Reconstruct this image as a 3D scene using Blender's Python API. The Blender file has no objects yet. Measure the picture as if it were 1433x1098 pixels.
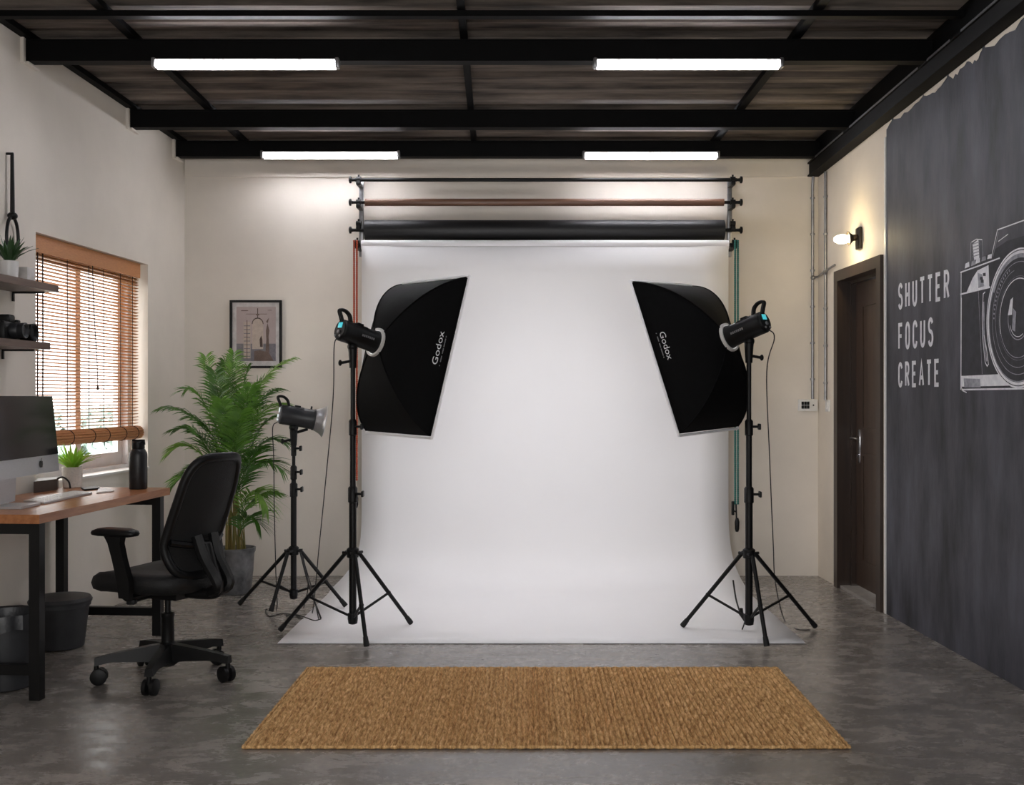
import bpy, bmesh, math, random
from mathutils import Vector, Matrix
random.seed(7)
C = bpy.context.scene.collection
# ------------------------------------------------------------------ measuring
FX, VX, VY, H = 1500.0, 740.0, 556.0, 1.33          # focal length and vanishing point in photo pixels, eye height
def P(px, py, d):   return Vector(((px-VX)*d/FX, d, H+(VY-py)*d/FX))
def Fl(px, py, z=0.0):                               # pixel -> point on a horizontal plane
    d = FX*(H-z)/(py-VY); return Vector(((px-VX)*d/FX, d, z))
LS, LX = .07, -2.569                                 # left wall plane  x = LX - LS*(8-y)
RS, RX = .028, 2.159
def lwx(y): return LX-LS*(8-y)
def rwx(y): return RX+RS*(8-y)
def LW(px, py):
    k = (px-VX)/FX; d = (LX-8*LS)/(k-LS); return P(px, py, d)
def RW(px, py):
    k = (px-VX)/FX; d = (RX+8*RS)/(k+RS); return P(px, py, d)
def hz(y): return H+1.755+.03*(7.75-y)               # underside of the roof beams
# ------------------------------------------------------------------ materials
def s2l(c):
    c = c/255.0
    return c/12.92 if c <= .04045 else ((c+.055)/1.055)**2.4
def col(rgb): return (s2l(rgb[0]), s2l(rgb[1]), s2l(rgb[2]), 1)
MATS = {}
def mat(name, rgb, rough=.5, metal=0.0, var=None, bump=None, spec=None, emit=None, rgb2=None, stretch=None, trans=None, rvar=None):
    if name in MATS: return MATS[name]
    m = bpy.data.materials.new(name); m.use_nodes = True
    nt = m.node_tree; N = nt.nodes; L = nt.links; b = N['Principled BSDF']
    b.inputs['Base Color'].default_value = col(rgb); b.inputs['Roughness'].default_value = rough
    b.inputs['Metallic'].default_value = metal
    if spec is not None: b.inputs['Specular IOR Level'].default_value = spec
    tc = N.new('ShaderNodeTexCoord'); mp = N.new('ShaderNodeMapping')
    L.new(tc.outputs['Object'], mp.inputs['Vector'])
    if stretch: mp.inputs['Scale'].default_value = stretch
    if var or rgb2 is None:
        sc, am = var if var else (14, .10)
    else: sc, am = 6, .5
    n = N.new('ShaderNodeTexNoise'); n.inputs['Scale'].default_value = sc; n.inputs['Detail'].default_value = 6
    n.inputs['Roughness'].default_value = .6
    L.new(mp.outputs[0], n.inputs['Vector'])
    cr = N.new('ShaderNodeValToRGB')
    a = col(rgb); e2 = col(rgb2) if rgb2 else tuple(min(1, x*(1+am*2)) for x in a[:3])+(1,)
    a1 = a if rgb2 else tuple(x*(1-am*2) for x in a[:3])+(1,)
    cr.color_ramp.elements[0].color = a1; cr.color_ramp.elements[1].color = e2
    cr.color_ramp.elements[0].position = .3; cr.color_ramp.elements[1].position = .7
    L.new(n.outputs['Fac'], cr.inputs['Fac']); L.new(cr.outputs[0], b.inputs['Base Color'])
    if rvar:
        mr = N.new('ShaderNodeMapRange'); mr.inputs[1].default_value = .3; mr.inputs[2].default_value = .7
        mr.inputs[3].default_value = rvar[0]; mr.inputs[4].default_value = rvar[1]
        n3 = N.new('ShaderNodeTexNoise'); n3.inputs['Scale'].default_value = rvar[2]; n3.inputs['Detail'].default_value = 5
        L.new(mp.outputs[0], n3.inputs['Vector']); L.new(n3.outputs['Fac'], mr.inputs[0]); L.new(mr.outputs[0], b.inputs['Roughness'])
    if bump:
        n2 = N.new('ShaderNodeTexNoise'); n2.inputs['Scale'].default_value = bump[0]; n2.inputs['Detail'].default_value = 5
        L.new(mp.outputs[0], n2.inputs['Vector'])
        bp = N.new('ShaderNodeBump'); bp.inputs['Strength'].default_value = bump[1]; bp.inputs['Distance'].default_value = .01
        L.new(n2.outputs['Fac'], bp.inputs['Height']); L.new(bp.outputs[0], b.inputs['Normal'])
    if emit:
        b.inputs['Emission Color'].default_value = col(emit[0]); b.inputs['Emission Strength'].default_value = emit[1]
    if trans:
        t = N.new('ShaderNodeBsdfTranslucent'); t.inputs[0].default_value = col(trans[0])
        L.new(cr.outputs[0], t.inputs[0]) if trans[0] is None else None
        mx = N.new('ShaderNodeMixShader'); mx.inputs[0].default_value = trans[1]
        L.new(b.outputs[0], mx.inputs[1]); L.new(t.outputs[0], mx.inputs[2])
        L.new(mx.outputs[0], N['Material Output'].inputs['Surface'])
    MATS[name] = m; return m
def glass(name, refl):
    if name in MATS: return MATS[name]
    m = bpy.data.materials.new(name); m.use_nodes = True; nt = m.node_tree; N = nt.nodes; L = nt.links
    N.remove(N['Principled BSDF'])
    t = N.new('ShaderNodeBsdfTransparent'); g = N.new('ShaderNodeBsdfGlossy'); g.inputs['Roughness'].default_value = .02
    f = N.new('ShaderNodeFresnel'); f.inputs[0].default_value = refl
    x = N.new('ShaderNodeMixShader'); L.new(f.outputs[0], x.inputs[0]); L.new(t.outputs[0], x.inputs[1]); L.new(g.outputs[0], x.inputs[2])
    L.new(x.outputs[0], N['Material Output'].inputs['Surface']); MATS[name] = m; return m

M_wall  = mat('plaster_cream', (227,219,208), .75, var=(1.3,.035), bump=(60,.06))
M_wall2 = mat('plaster_cream_bright', (230,219,203), .7, var=(2,.03), bump=(60,.05))
M_dark  = mat('charcoal_limewash', (30,30,36), .62, rgb2=(82,82,92), var=(3.4,.1), bump=(30,.12), stretch=(1,1.7,.5))
M_black = mat('black_powder_coat', (10,10,11), .45, var=(20,.08), spec=.3)
M_beam  = mat('black_painted_steel', (8,8,9), .6, var=(9,.12), spec=.12)
M_beam2 = mat('brown_black_steel', (10,9,9), .65, var=(9,.12), spec=.15)
M_plas  = mat('black_plastic', (11,11,12), .48, var=(30,.08), spec=.3)
M_plas2 = mat('dark_grey_plastic', (38,39,42), .42, var=(30,.06))
M_rub   = mat('black_rubber', (10,10,11), .7, var=(30,.08))
M_fab   = mat('black_softbox_fabric', (11,11,12), .75, var=(40,.12), bump=(9,.15), spec=.1)
M_mesh  = mat('black_chair_mesh', (11,11,12), .8, var=(200,.25), bump=(260,.3))
M_seat  = mat('black_chair_fabric', (13,13,14), .65, var=(120,.15), bump=(200,.2))
M_paper = mat('white_seamless_paper', (240,239,240), .8, var=(1.2,.008))
M_rollw = mat('white_paper_roll', (238,236,240), .7, var=(2,.01))
M_rollk = mat('black_paper_roll', (16,16,18), .5, var=(3,.1), stretch=(1,8,8))
M_rollb = mat('brown_paper_roll', (112,82,66), .35, var=(4,.08), stretch=(1,8,8))
M_alu   = mat('galvanised_steel', (150,150,152), .35, .85, var=(25,.1))
M_chrome= mat('chrome', (215,215,218), .16, 1.0, var=(10,.02))
M_silver= mat('brushed_aluminium', (196,197,200), .32, .75, var=(40,.03), stretch=(1,1,12))
M_white = mat('white_plastic', (232,230,226), .4, var=(12,.02))
M_wfr   = mat('white_window_frame', (206,206,208), .4, var=(12,.03))
M_wood  = mat('walnut_desk_top', (146,88,48), .33, rgb2=(182,120,74), var=(5,.1), stretch=(9,.9,9), bump=(40,.03))
M_shelf = mat('walnut_shelf', (78,60,52), .42, rgb2=(104,82,70), var=(5,.1), stretch=(9,.9,9))
M_door  = mat('dark_walnut_door', (46,34,27), .38, rgb2=(70,52,40), var=(4,.1), stretch=(9,9,.5), bump=(30,.04))
M_dfr   = mat('dark_walnut_frame', (38,28,23), .36, rgb2=(56,42,34), var=(4,.1), stretch=(9,9,.6))
M_blind = mat('bamboo_blind', (176,120,72), .5, rgb2=(206,152,98), var=(30,.1), stretch=(8,1,8), trans=((214,160,104),.22))
M_bhead = mat('bamboo_valance', (178,116,70), .5, rgb2=(206,144,92), var=(20,.1), stretch=(20,1,20))
M_cord  = mat('brown_cord', (66,46,36), .8)
M_zinc  = mat('dark_zinc_planter', (62,64,66), .45, .3, rgb2=(138,138,140), var=(9,.1), bump=(18,.15))
M_soil  = mat('soil', (46,36,28), .95, bump=(60,.8))
M_leaf  = mat('palm_leaf', (26,60,14), .36, rgb2=(74,122,38), var=(9,.1), trans=((110,170,50),.12))
M_leafb = mat('palm_leaf_mid', (44,86,22), .36, rgb2=(112,160,58), var=(9,.1), trans=((120,180,60),.15))
M_leafc = mat('palm_leaf_light', (78,118,36), .36, rgb2=(150,190,92), var=(9,.1), trans=((140,190,70),.18))
M_cane  = mat('palm_cane', (92,104,44), .5, rgb2=(140,118,66), var=(8,.1), stretch=(3,3,.8))
M_leaf2 = mat('bright_green_leaf', (136,192,56), .4, rgb2=(186,226,104), var=(12,.1), trans=((180,230,80),.45))
M_leaf3 = mat('dark_succulent_leaf', (40,66,38), .4, rgb2=(62,92,52), var=(12,.1))
M_pot   = mat('speckled_white_ceramic', (222,214,206), .5, var=(90,.05))
M_potw  = mat('white_ceramic', (226,224,222), .35, var=(10,.02))
M_screen= mat('monitor_glass', (30,32,36), .12, var=(3,.05))
M_lcd   = mat('teal_display', (60,170,185), .3, emit=((80,205,215),.3))
M_lcdw  = mat('white_display', (225,232,235), .3, emit=((225,235,240),.25))
M_ctl   = mat('grey_control_panel', (148,148,150), .4, .2, rgb2=(106,106,109), var=(60,.1))
M_tube  = mat('lit_fluorescent_tube', (255,255,255), .4, emit=((247,247,255),30))
M_diff  = mat('lit_softbox_diffuser', (250,250,252), .6, emit=((250,249,253),2.1))
M_wbind = mat('white_edge_binding', (250,250,252), .6, var=(10,.01))
M_bulb  = mat('lit_warm_bulb', (255,240,210), .4, emit=((255,232,180),38))
M_orng  = mat('orange_red_chain', (176,74,42), .45, var=(40,.12))
M_teal  = mat('teal_chain', (30,104,96), .45, var=(40,.12))
M_paint = mat('white_wall_paint', (244,244,246), .75, rgb2=(214,214,220), var=(25,.1))
M_paintd= mat('grey_chalk_paint', (176,176,184), .8, rgb2=(118,118,126), var=(30,.1))
M_paintk= mat('dark_chalk_paint', (42,42,47), .8, rgb2=(58,58,64), var=(18,.1))
M_logo  = mat('white_print', (232,232,234), .6)
M_bin   = mat('charcoal_bin_plastic', (48,49,52), .5, var=(14,.1))
M_bag   = mat('grey_bin_liner', (48,49,52), .4, bump=(20,.5))
M_bottle= mat('black_bottle', (28,29,31), .42, var=(20,.05))
M_deck  = mat('weathered_metal_deck', (54,51,50), .8, .0, rgb2=(130,119,110), var=(3.2,.1), spec=.15, stretch=(.5,5,5), bump=(4,.1))
M_cable = mat('black_cable', (26,24,24), .55)
M_mat   = mat('picture_mount', (226,222,222), .7)
M_art1  = mat('print_dusty_pink', (196,180,180), .7, rgb2=(208,194,192), var=(5,.1))
M_art2  = mat('print_slate', (126,122,132), .7, rgb2=(150,146,152), var=(30,.1))
M_art3  = mat('print_taupe', (128,108,100), .7)
M_art4  = mat('print_cream', (220,206,194), .7, rgb2=(200,186,176), var=(40,.1))
M_art5  = mat('print_brown', (92,74,68), .7)
M_hill  = mat('hazed_tree_leaf', (150,172,168), .7, rgb2=(186,204,198), var=(3,.1))  # haze over the distant leaves is put into their colour
M_trunk = mat('bark', (110,96,84), .9)
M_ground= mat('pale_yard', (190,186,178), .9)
M_glass = glass('window_glass', 1.35); M_pglass = glass('picture_glass', 1.38)
M_box   = mat('white_card_box', (204,200,196), .6)
M_rug   = None

# ------------------------------------------------------------------ mesh helpers
class MB:
    def __init__(s): s.v=[]; s.f=[]; s.m=[]; s.M=Matrix.Identity(4)
    def add(s, vs, fs, mi=0):
        o=len(s.v); s.v += [s.M @ Vector(p) for p in vs]
        s.f += [tuple(i+o for i in f) for f in fs]; s.m += [mi]*len(fs); return s
    def bm(s, b, mi=0):
        b.verts.ensure_lookup_table(); b.verts.index_update()
        s.add([v.co.copy() for v in b.verts], [[v.index for v in f.verts] for f in b.faces], mi); b.free(); return s
    def hexa(s, p8, mi=0):   # p8: bottom 4 ccw, top 4 ccw
        return s.add(p8, [(3,2,1,0),(4,5,6,7),(0,1,5,4),(1,2,6,5),(2,3,7,6),(3,0,4,7)], mi)
    def box(s, a, b, bev=0, mi=0, seg=2):
        a=Vector(a); b=Vector(b); c=(a+b)/2; d=b-a
        bmx=bmesh.new(); bmesh.ops.create_cube(bmx, size=1)
        for v in bmx.verts: v.co=Vector((v.co.x*d.x+c.x, v.co.y*d.y+c.y, v.co.z*d.z+c.z))
        if bev: bmesh.ops.bevel(bmx, geom=list(bmx.edges), offset=min(bev, .49*min(abs(d.x),abs(d.y),abs(d.z))), segments=seg, affect='EDGES', profile=.5)
        return s.bm(bmx, mi)
    def tube(s, path, r, n=10, mi=0, caps=True, closed=False):
        path=[Vector(p) for p in path]; k=len(path)
        rs = r if isinstance(r,(list,tuple)) else [r]*k
        vs=[]; fs=[]; prev=None
        for i,p in enumerate(path):
            if closed: t=path[(i+1)%k]-path[i-1]
            else: t=path[min(i+1,k-1)]-path[max(i-1,0)]
            t.normalize()
            if prev is None:
                a=Vector((0,0,1)) if abs(t.z)<.9 else Vector((1,0,0))
                u=t.cross(a).normalized()
            else:
                u=prev-t*prev.dot(t); u.normalize()
            prev=u; w=t.cross(u)
            for j in range(n):
                an=2*math.pi*j/n; vs.append(p+(u*math.cos(an)+w*math.sin(an))*rs[i])
        for i in range(k if closed else k-1):
            i2=(i+1)%k
            for j in range(n):
                j2=(j+1)%n; fs.append((i*n+j, i*n+j2, i2*n+j2, i2*n+j))
        if caps and not closed:
            fs.append(tuple(range(n-1,-1,-1))); fs.append(tuple((k-1)*n+j for j in range(n)))
        return s.add(vs, fs, mi)
    def lathe(s, prof, n=24, mi=0, M=None, caps=True):
        vs=[]; fs=[]
        for r,z in prof:
            for j in range(n):
                a=2*math.pi*j/n; p=Vector((r*math.cos(a), r*math.sin(a), z)); vs.append(M@p if M else p)
        for i in range(len(prof)-1):
            for j in range(n):
                j2=(j+1)%n; fs.append((i*n+j, i*n+j2, (i+1)*n+j2, (i+1)*n+j))
        if caps:
            fs.append(tuple(range(n-1,-1,-1))); fs.append(tuple((len(prof)-1)*n+j for j in range(n)))
        return s.add(vs, fs, mi)
    def ball(s, c, r, mi=0, n=12, sq=(1,1,1)):
        b=bmesh.new(); bmesh.ops.create_uvsphere(b, u_segments=n, v_segments=max(6,n//2+2), radius=1)
        for v in b.verts: v.co=Vector((v.co.x*r*sq[0]+c[0], v.co.y*r*sq[1]+c[1], v.co.z*r*sq[2]+c[2]))
        return s.bm(b, mi)
    def prism(s, pts, h, M, mi=0):     # 2d polygon extruded along local z from 0 to h
        n=len(pts); vs=[M@Vector((x,y,0)) for x,y in pts]+[M@Vector((x,y,h)) for x,y in pts]
        fs=[tuple(range(n-1,-1,-1)), tuple(range(n,2*n))]+[(i,(i+1)%n,n+(i+1)%n,n+i) for i in range(n)]
        return s.add(vs, fs, mi)
    def grid(s, fn, nu, nv, mi=0, closed_u=False):
        vs=[fn(i/nu, j/nv) for j in range(nv+1) for i in range(nu+1)]
        fs=[(j*(nu+1)+i, j*(nu+1)+i+1, (j+1)*(nu+1)+i+1, (j+1)*(nu+1)+i) for j in range(nv) for i in range(nu)]
        return s.add(vs, fs, mi)
    def build(s, name, mats, parent=None, smooth=38, base=None):
        me=bpy.data.meshes.new(name)
        mn=Vector((min(p.x for p in s.v), min(p.y for p in s.v), min(p.z for p in s.v)))
        mx=Vector((max(p.x for p in s.v), max(p.y for p in s.v), max(p.z for p in s.v)))
        c=(mn+mx)/2
        if parent is None: c.z=mn.z
        if base is not None: c=Vector(base)
        me.from_pydata([tuple(p-c) for p in s.v], [], s.f); me.update()
        if not isinstance(mats,(list,tuple)): mats=[mats]
        for m in mats: me.materials.append(m)
        me.polygons.foreach_set('material_index', s.m)
        if smooth:
            me.shade_smooth()
            me.set_sharp_from_angle(angle=math.radians(smooth))
        o=bpy.data.objects.new(name, me); C.objects.link(o)
        if parent is not None:
            o.parent=parent; o.location=c-WO[parent.name]
        else: o.location=c
        WO[o.name]=c.copy(); return o
WO={}
def tag(o, label, cat, group=None):
    o['label']=label; o['category']=cat
    if group: o['group']=group
    return o
def struct(o): o['kind']='structure'; return o
def thing(name, loc, label, cat, group=None):
    o=bpy.data.objects.new(name, None); C.objects.link(o); o.location=loc; o.empty_display_size=.1
    WO[o.name]=Vector(loc); return tag(o, label, cat, group)
def frame(o, z, up=Vector((0,0,1))):     # matrix whose local z points along z
    z=z.normalized(); x=up.cross(z)
    if x.length<1e-4: x=Vector((1,0,0)).cross(z)
    x.normalize(); y=z.cross(x)
    return Matrix(((x.x,y.x,z.x,o.x),(x.y,y.y,z.y,o.y),(x.z,y.z,z.z,o.z),(0,0,0,1)))
def bez(p, n):
    out=[]
    for i in range(n+1):
        t=i/n; q=list(p)
        while len(q)>1: q=[q[k]*(1-t)+q[k+1]*t for k in range(len(q)-1)]
        out.append(q[0])
    return out
def spline(pts, n=8):    # catmull-rom
    pts=[Vector(p) for p in pts]; q=[pts[0]*2-pts[1]]+pts+[pts[-1]*2-pts[-2]]; out=[]
    for i in range(1,len(q)-2):
        for k in range(n):
            t=k/n; a,b,c,d=q[i-1],q[i],q[i+1],q[i+2]
            out.append(.5*((2*b)+(c-a)*t+(2*a-5*b+4*c-d)*t*t+(3*b-a-3*c+d)*t**3))
    out.append(pts[-1]); return out

# ================================================================== SETTING
Y0, Y1 = -1.6, 8.0
# floor
def floor_mat():
    m=bpy.data.materials.new('polished_concrete'); m.use_nodes=True; nt=m.node_tree; N=nt.nodes; L=nt.links; b=N['Principled BSDF']
    tc=N.new('ShaderNodeTexCoord')
    mp=N.new('ShaderNodeMapping'); mp.inputs['Scale'].default_value=(.75,1.25,1); L.new(tc.outputs['Object'],mp.inputs['Vector'])
    def noise(sc,det=8,rg=.65,dist=0):
        n=N.new('ShaderNodeTexNoise'); n.inputs['Scale'].default_value=sc; n.inputs['Detail'].default_value=det
        n.inputs['Roughness'].default_value=rg; n.inputs['Distortion'].default_value=dist; L.new(mp.outputs[0],n.inputs['Vector']); return n
    a=noise(1.3,8,.7,.4); c=noise(7,8,.72,.35); d=noise(60,5,.65)
    cr=N.new('ShaderNodeValToRGB'); e=cr.color_ramp.elements
    e[0].position=.36; e[0].color=col((98,92,86)); e[1].position=.66; e[1].color=col((186,177,167))
    k=e.new(.5); k.color=col((124,118,112))
    mx=N.new('ShaderNodeMix'); mx.data_type='FLOAT'; mx.inputs[0].default_value=.5
    L.new(a.outputs['Fac'],mx.inputs[2]); L.new(c.outputs['Fac'],mx.inputs[3])
    mx2=N.new('ShaderNodeMix'); mx2.data_type='FLOAT'; mx2.inputs[0].default_value=.28
    L.new(mx.outputs[0],mx2.inputs[2]); L.new(d.outputs['Fac'],mx2.inputs[3])
    L.new(mx2.outputs[0],cr.inputs['Fac']); L.new(cr.outputs[0],b.inputs['Base Color'])
    mr=N.new('ShaderNodeMapRange'); mr.inputs[1].default_value=.35; mr.inputs[2].default_value=.65; mr.inputs[3].default_value=.15; mr.inputs[4].default_value=.36
    L.new(c.outputs['Fac'],mr.inputs[0]); L.new(mr.outputs[0],b.inputs['Roughness'])
    bp=N.new('ShaderNodeBump'); bp.inputs['Strength'].default_value=.07; bp.inputs['Distance'].default_value=.01
    L.new(c.outputs['Fac'],bp.inputs['Height']); L.new(bp.outputs[0],b.inputs['Normal'])
    b.inputs['Specular IOR Level'].default_value=.85
    return m
mb=MB(); mb.box((-3.7,Y0-.2,-.15),(2.9,8.25,0)); struct(mb.build('floor', floor_mat(), smooth=0))
# back wall
mb=MB(); mb.box((-2.9,8.0,0),(2.5,8.2,3.6)); struct(mb.build('wall_back', M_wall, smooth=0))
mb=MB(); mb.box((lwx(8)+.005,7.985,2.972),(rwx(8)-.005,8.0,3.16)); struct(mb.build('trim_1', M_wall, smooth=0))
# front wall, behind the camera
FW=(-1.9,1.6,.9,2.5)
mb=MB()
for a in ((-3.6,FW[0],0,3.6),(FW[1],2.8,0,3.6),(FW[0],FW[1],0,FW[2]),(FW[0],FW[1],FW[3],3.6)): mb.box((a[0],Y0-.2,a[2]),(a[1],Y0,a[3]))
struct(mb.build('wall_front', M_wall, smooth=0))
w2=bpy.data.objects.new('added_window',None); C.objects.link(w2); struct(w2); w2.location=(-.15,Y0-.1,FW[2]); WO['added_window']=Vector(w2.location)  # unseen window added to let in soft frontal light
mb=MB()
for a in ((FW[0],FW[0]+.05,FW[2],FW[3]),(FW[1]-.05,FW[1],FW[2],FW[3]),(FW[0]+.05,FW[1]-.05,FW[2],FW[2]+.05),(FW[0]+.05,FW[1]-.05,FW[3]-.05,FW[3]),(-.175,-.125,FW[2]+.05,FW[3]-.05)): mb.box((a[0],Y0-.14,a[2]),(a[1],Y0-.06,a[3]))
mb.build('window_frame', M_wfr, w2, smooth=0)
mb=MB(); mb.add([(FW[0]+.05,Y0-.1,FW[2]+.05),(FW[1]-.05,Y0-.1,FW[2]+.05),(FW[1]-.05,Y0-.1,FW[3]-.05),(FW[0]+.05,Y0-.1,FW[3]-.05)],[(0,1,2,3)]); mb.build('window_pane', M_glass, w2, smooth=0)
# left wall with window opening
WY0, WY1, WZ0, WZ1 = 5.904, 7.357, .844, 2.242
def wallseg(mb, xf, th, ya, yb, za, zb, mi=0):
    mb.hexa([(xf(ya)+th,ya,za),(xf(ya),ya,za),(xf(yb),yb,za),(xf(yb)+th,yb,za),
             (xf(ya)+th,ya,zb),(xf(ya),ya,zb),(xf(yb),yb,zb),(xf(yb)+th,yb,zb)] if th<0 else
            [(xf(ya),ya,za),(xf(ya)+th,ya,za),(xf(yb)+th,yb,za),(xf(yb),yb,za),
             (xf(ya),ya,zb),(xf(ya)+th,ya,zb),(xf(yb)+th,yb,zb),(xf(yb),yb,zb)], mi)
mb=MB()
wallseg(mb,lwx,-.24,Y0,WY0,0,3.6); wallseg(mb,lwx,-.24,WY1,8.0,0,3.6)
wallseg(mb,lwx,-.24,WY0,WY1,0,WZ0); wallseg(mb,lwx,-.24,WY0,WY1,WZ1,3.6)
struct(mb.build('wall_left', M_wall, smooth=0))
# right wall with door opening, cream by the door and charcoal paint towards the viewer
dA=RW(1171,556).y; dB=RW(1236.5,556).y; DZ=2.215; dC=RW(1240.5,556).y
mb=MB()
wallseg(mb,rwx,.24,dA,8.0,0,3.6,0); wallseg(mb,rwx,.24,dB,dA,DZ,3.6,0)
wallseg(mb,rwx,.24,dC,dB,0,3.6,0)
wallseg(mb,rwx,.24,Y0,dC,0,3.6,1)
struct(mb.build('wall_right', [M_wall2,M_dark], smooth=0))
mb=MB(); wallseg(mb,lambda y:rwx(y)-.006,.006,dC,dC+.022,0,2.93); struct(mb.build('trim_2', M_white, smooth=0))
# pale ragged plaster between charcoal paint and the eaves beam
mb=MB(); y=2.9; random.seed(3)
while y<dC:
    L=random.uniform(.16,.45); z1=hz(y)-.075; 
    if True:
        n=8; top=[]; bot=[]
        for i in range(n+1):
            yy=min(y+L*i/n, dC-.001); e=min(i,n-i)/n
            top.append((rwx(yy)-.004,yy,hz(yy)-.11)); bot.append((rwx(yy)-.004,yy,hz(yy)-.118-(.034 if yy>4.6 else .02)*min(1,e*4)*random.uniform(.25,1)))
        mb.add(top+bot,[(i,i+1,n+2+i,n+1+i) for i in range(n)])
    y+=L+random.uniform(.0,.05)
struct(mb.build('trim_3', M_wall2, smooth=0))
# ceiling deck: trapezoid-ribbed sheet, ribs running across the room
mb=MB(); prof=[]; y=Y0
while y<8.2:
    for dy,dz in ((0,.0),(.06,.0),(.085,.028),(.165,.028),(.19,.0)): prof.append((y+dy,dz))
    y+=.22
vs=[]; fs=[]
for yy,dz in prof:
    z=hz(yy)+.152+dz
    vs += [(-3.6,yy,z),(2.8,yy,z)]
for i in range(len(prof)-1): fs.append((2*i,2*i+1,2*i+3,2*i+2))
mb.add(vs,fs)
o=struct(mb.build('ceiling', M_deck, smooth=0))
md=o.modifiers.new('thick','SOLIDIFY'); md.thickness=.01; md.offset=1
# window
xg=lambda y: lwx(y)-.15
struct_win=bpy.data.objects.new('window_1',None); C.objects.link(struct_win); struct(struct_win); ym=(WY0+WY1)/2
struct_win.location=(xg(ym),ym,WZ0); WO['window_1']=Vector(struct_win.location)
def bar(mb, xf, ya, yb, za, zb, t0, t1): wallseg(mb, lambda y: xf(y)+t0, t1-t0, ya, yb, za, zb)
mb=MB()
bar(mb,xg,WY0,WY1,WZ0,WZ0+.035,-.04,.03); bar(mb,xg,WY0,WY1,WZ1-.045,WZ1,-.04,.03)
bar(mb,xg,WY0,WY0+.045,WZ0+.035,WZ1-.045,-.04,.03); bar(mb,xg,WY1-.045,WY1,WZ0+.035,WZ1-.045,-.04,.03)
mb.build('window_frame', M_wfr, struct_win, smooth=0)
for ya,yb,t in ((WY0+.045,ym+.03,.0),(ym-.03,WY1-.045,-.035)):
    mb=MB(); za,zb=WZ0+.035,WZ1-.045
    bar(mb,xg,ya,yb,za,za+.085,t-.001,t+.028); bar(mb,xg,ya,yb,zb-.06,zb,t-.001,t+.028)
    bar(mb,xg,ya,ya+.065,za+.085,zb-.06,t-.001,t+.028); bar(mb,xg,yb-.065,yb,za+.085,zb-.06,t-.001,t+.028)
    sash=mb.build('sash', M_wfr, struct_win, smooth=0)
    mb=MB(); mb.add([(xg(ya+.06)+t+.012,ya+.06,za+.08),(xg(yb-.06)+t+.012,yb-.06,za+.08),(xg(yb-.06)+t+.012,yb-.06,zb-.055),(xg(ya+.06)+t+.012,ya+.06,zb-.055)],[(0,1,2,3)])
    mb.build('window_pane', M_glass, sash, smooth=0)
mb=MB(); bar(mb,lwx,WY0,WY1,WZ0,WZ0+.012,-.12,.012)
mb.build('window_sill', M_white, struct_win, smooth=0)
# door
dr=bpy.data.objects.new('door_1',None); C.objects.link(dr); struct(dr); dr.location=(rwx((dA+dB)/2),(dA+dB)/2,0); WO['door_1']=Vector(dr.location)
mb=MB(); fw=.075
for ya,yb,za,zb in ((dA-fw,dA,0,DZ),(dB,dB+fw,0,DZ),(dB+fw,dA-fw,DZ-fw,DZ)):
    bar(mb,rwx,ya,yb,za,zb,-.022,.20)
for ya,yb,za,zb in ((dA-fw-.02,dA-fw,0,DZ-fw),(dB+fw,dB+fw+.02,0,DZ-fw),(dB+fw+.02,dA-fw-.02,DZ-fw-.02,DZ-fw)):
    bar(mb,rwx,ya,yb,za,zb,.07,.20)
mb.build('door_frame', M_dfr, dr, smooth=0)
la,lb=dB+fw+.024,dA-fw-.024
mb=MB(); bar(mb,rwx,la,lb,.03,DZ-fw-.024,.105,.145)
for za,zb in ((.2,.95),(1.1,DZ-fw-.17)):       # raised mouldings of the panels
    for ya,yb,z0,z1 in ((la+.13,la+.15,za,zb),(lb-.15,lb-.13,za,zb),(la+.15,lb-.15,za,za+.02),(la+.15,lb-.15,zb-.02,zb)):
        bar(mb,rwx,ya,yb,z0,z1,.098,.105)
leaf=mb.build('door_leaf', M_door, dr, smooth=0)
mb=MB(); bar(mb,rwx,dB+fw,dA-fw,0,.02,.0,.2); mb.build('threshold', mat('threshold_stone',(140,134,128),.5), dr, smooth=0)
yh=lb-.075; xh=rwx(yh)+.105; zh=1.05
mb=MB(); mb.box((xh-.008,yh-.02,zh-.17),(xh,yh+.02,zh+.06),.004)
mb.tube([(xh-.006,yh,zh),(xh-.06,yh,zh)],.011,12); mb.tube([(xh-.055,yh+.012,zh),(xh-.058,yh-.05,zh+.004),(xh-.055,yh-.12,zh)],[.011,.010,.008],12)
mb.tube([(xh-.004,yh,zh-.12),(xh-.016,yh,zh-.12)],.012,12)
mb.build('door_handle', M_chrome, leaf)
# ------------------------------------------------------------------ roof steel
def cross_beam(yf, z0, hgt, dep, label, name='roof_beam', m=M_beam, web=True):
    mb=MB(); xa,xb=lwx(yf)-.02,rwx(yf)-.045
    if web:
        t=.012
        mb.box((xa,yf,z0),(xb,yf+dep,z0+t)); mb.box((xa,yf,z0+hgt-t),(xb,yf+dep,z0+hgt)); mb.box((xa,yf+.004,z0+t),(xb,yf+.016,z0+hgt-t))
    else: mb.box((xa,yf,z0),(xb,yf+dep,z0+hgt))
    return tag(mb.build(name, m, smooth=0), label, 'beam', 'black steel roof beams')
yB=5.777; yC=7.048; yD=7.80
cross_beam(yB,hz(yB),.117,.075,'deep black steel roof beam holding the two larger tube lights at its lower edge')
cross_beam(yC,hz(yC),.117,.075,'black steel roof beam without lamps, between the nearer and farther tube lights')
cross_beam(yD,hz(yD),.117,.075,'black steel roof beam just above the back wall, holding the two smaller tube lights')
yA=(2.1045+.0)/(542/FX+.03); cross_beam(yA,hz(yA)+.087,.03,.05,'slim black steel bar across the top edge of the photo, nearest roof member',web=False,name='roof_bar')
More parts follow.
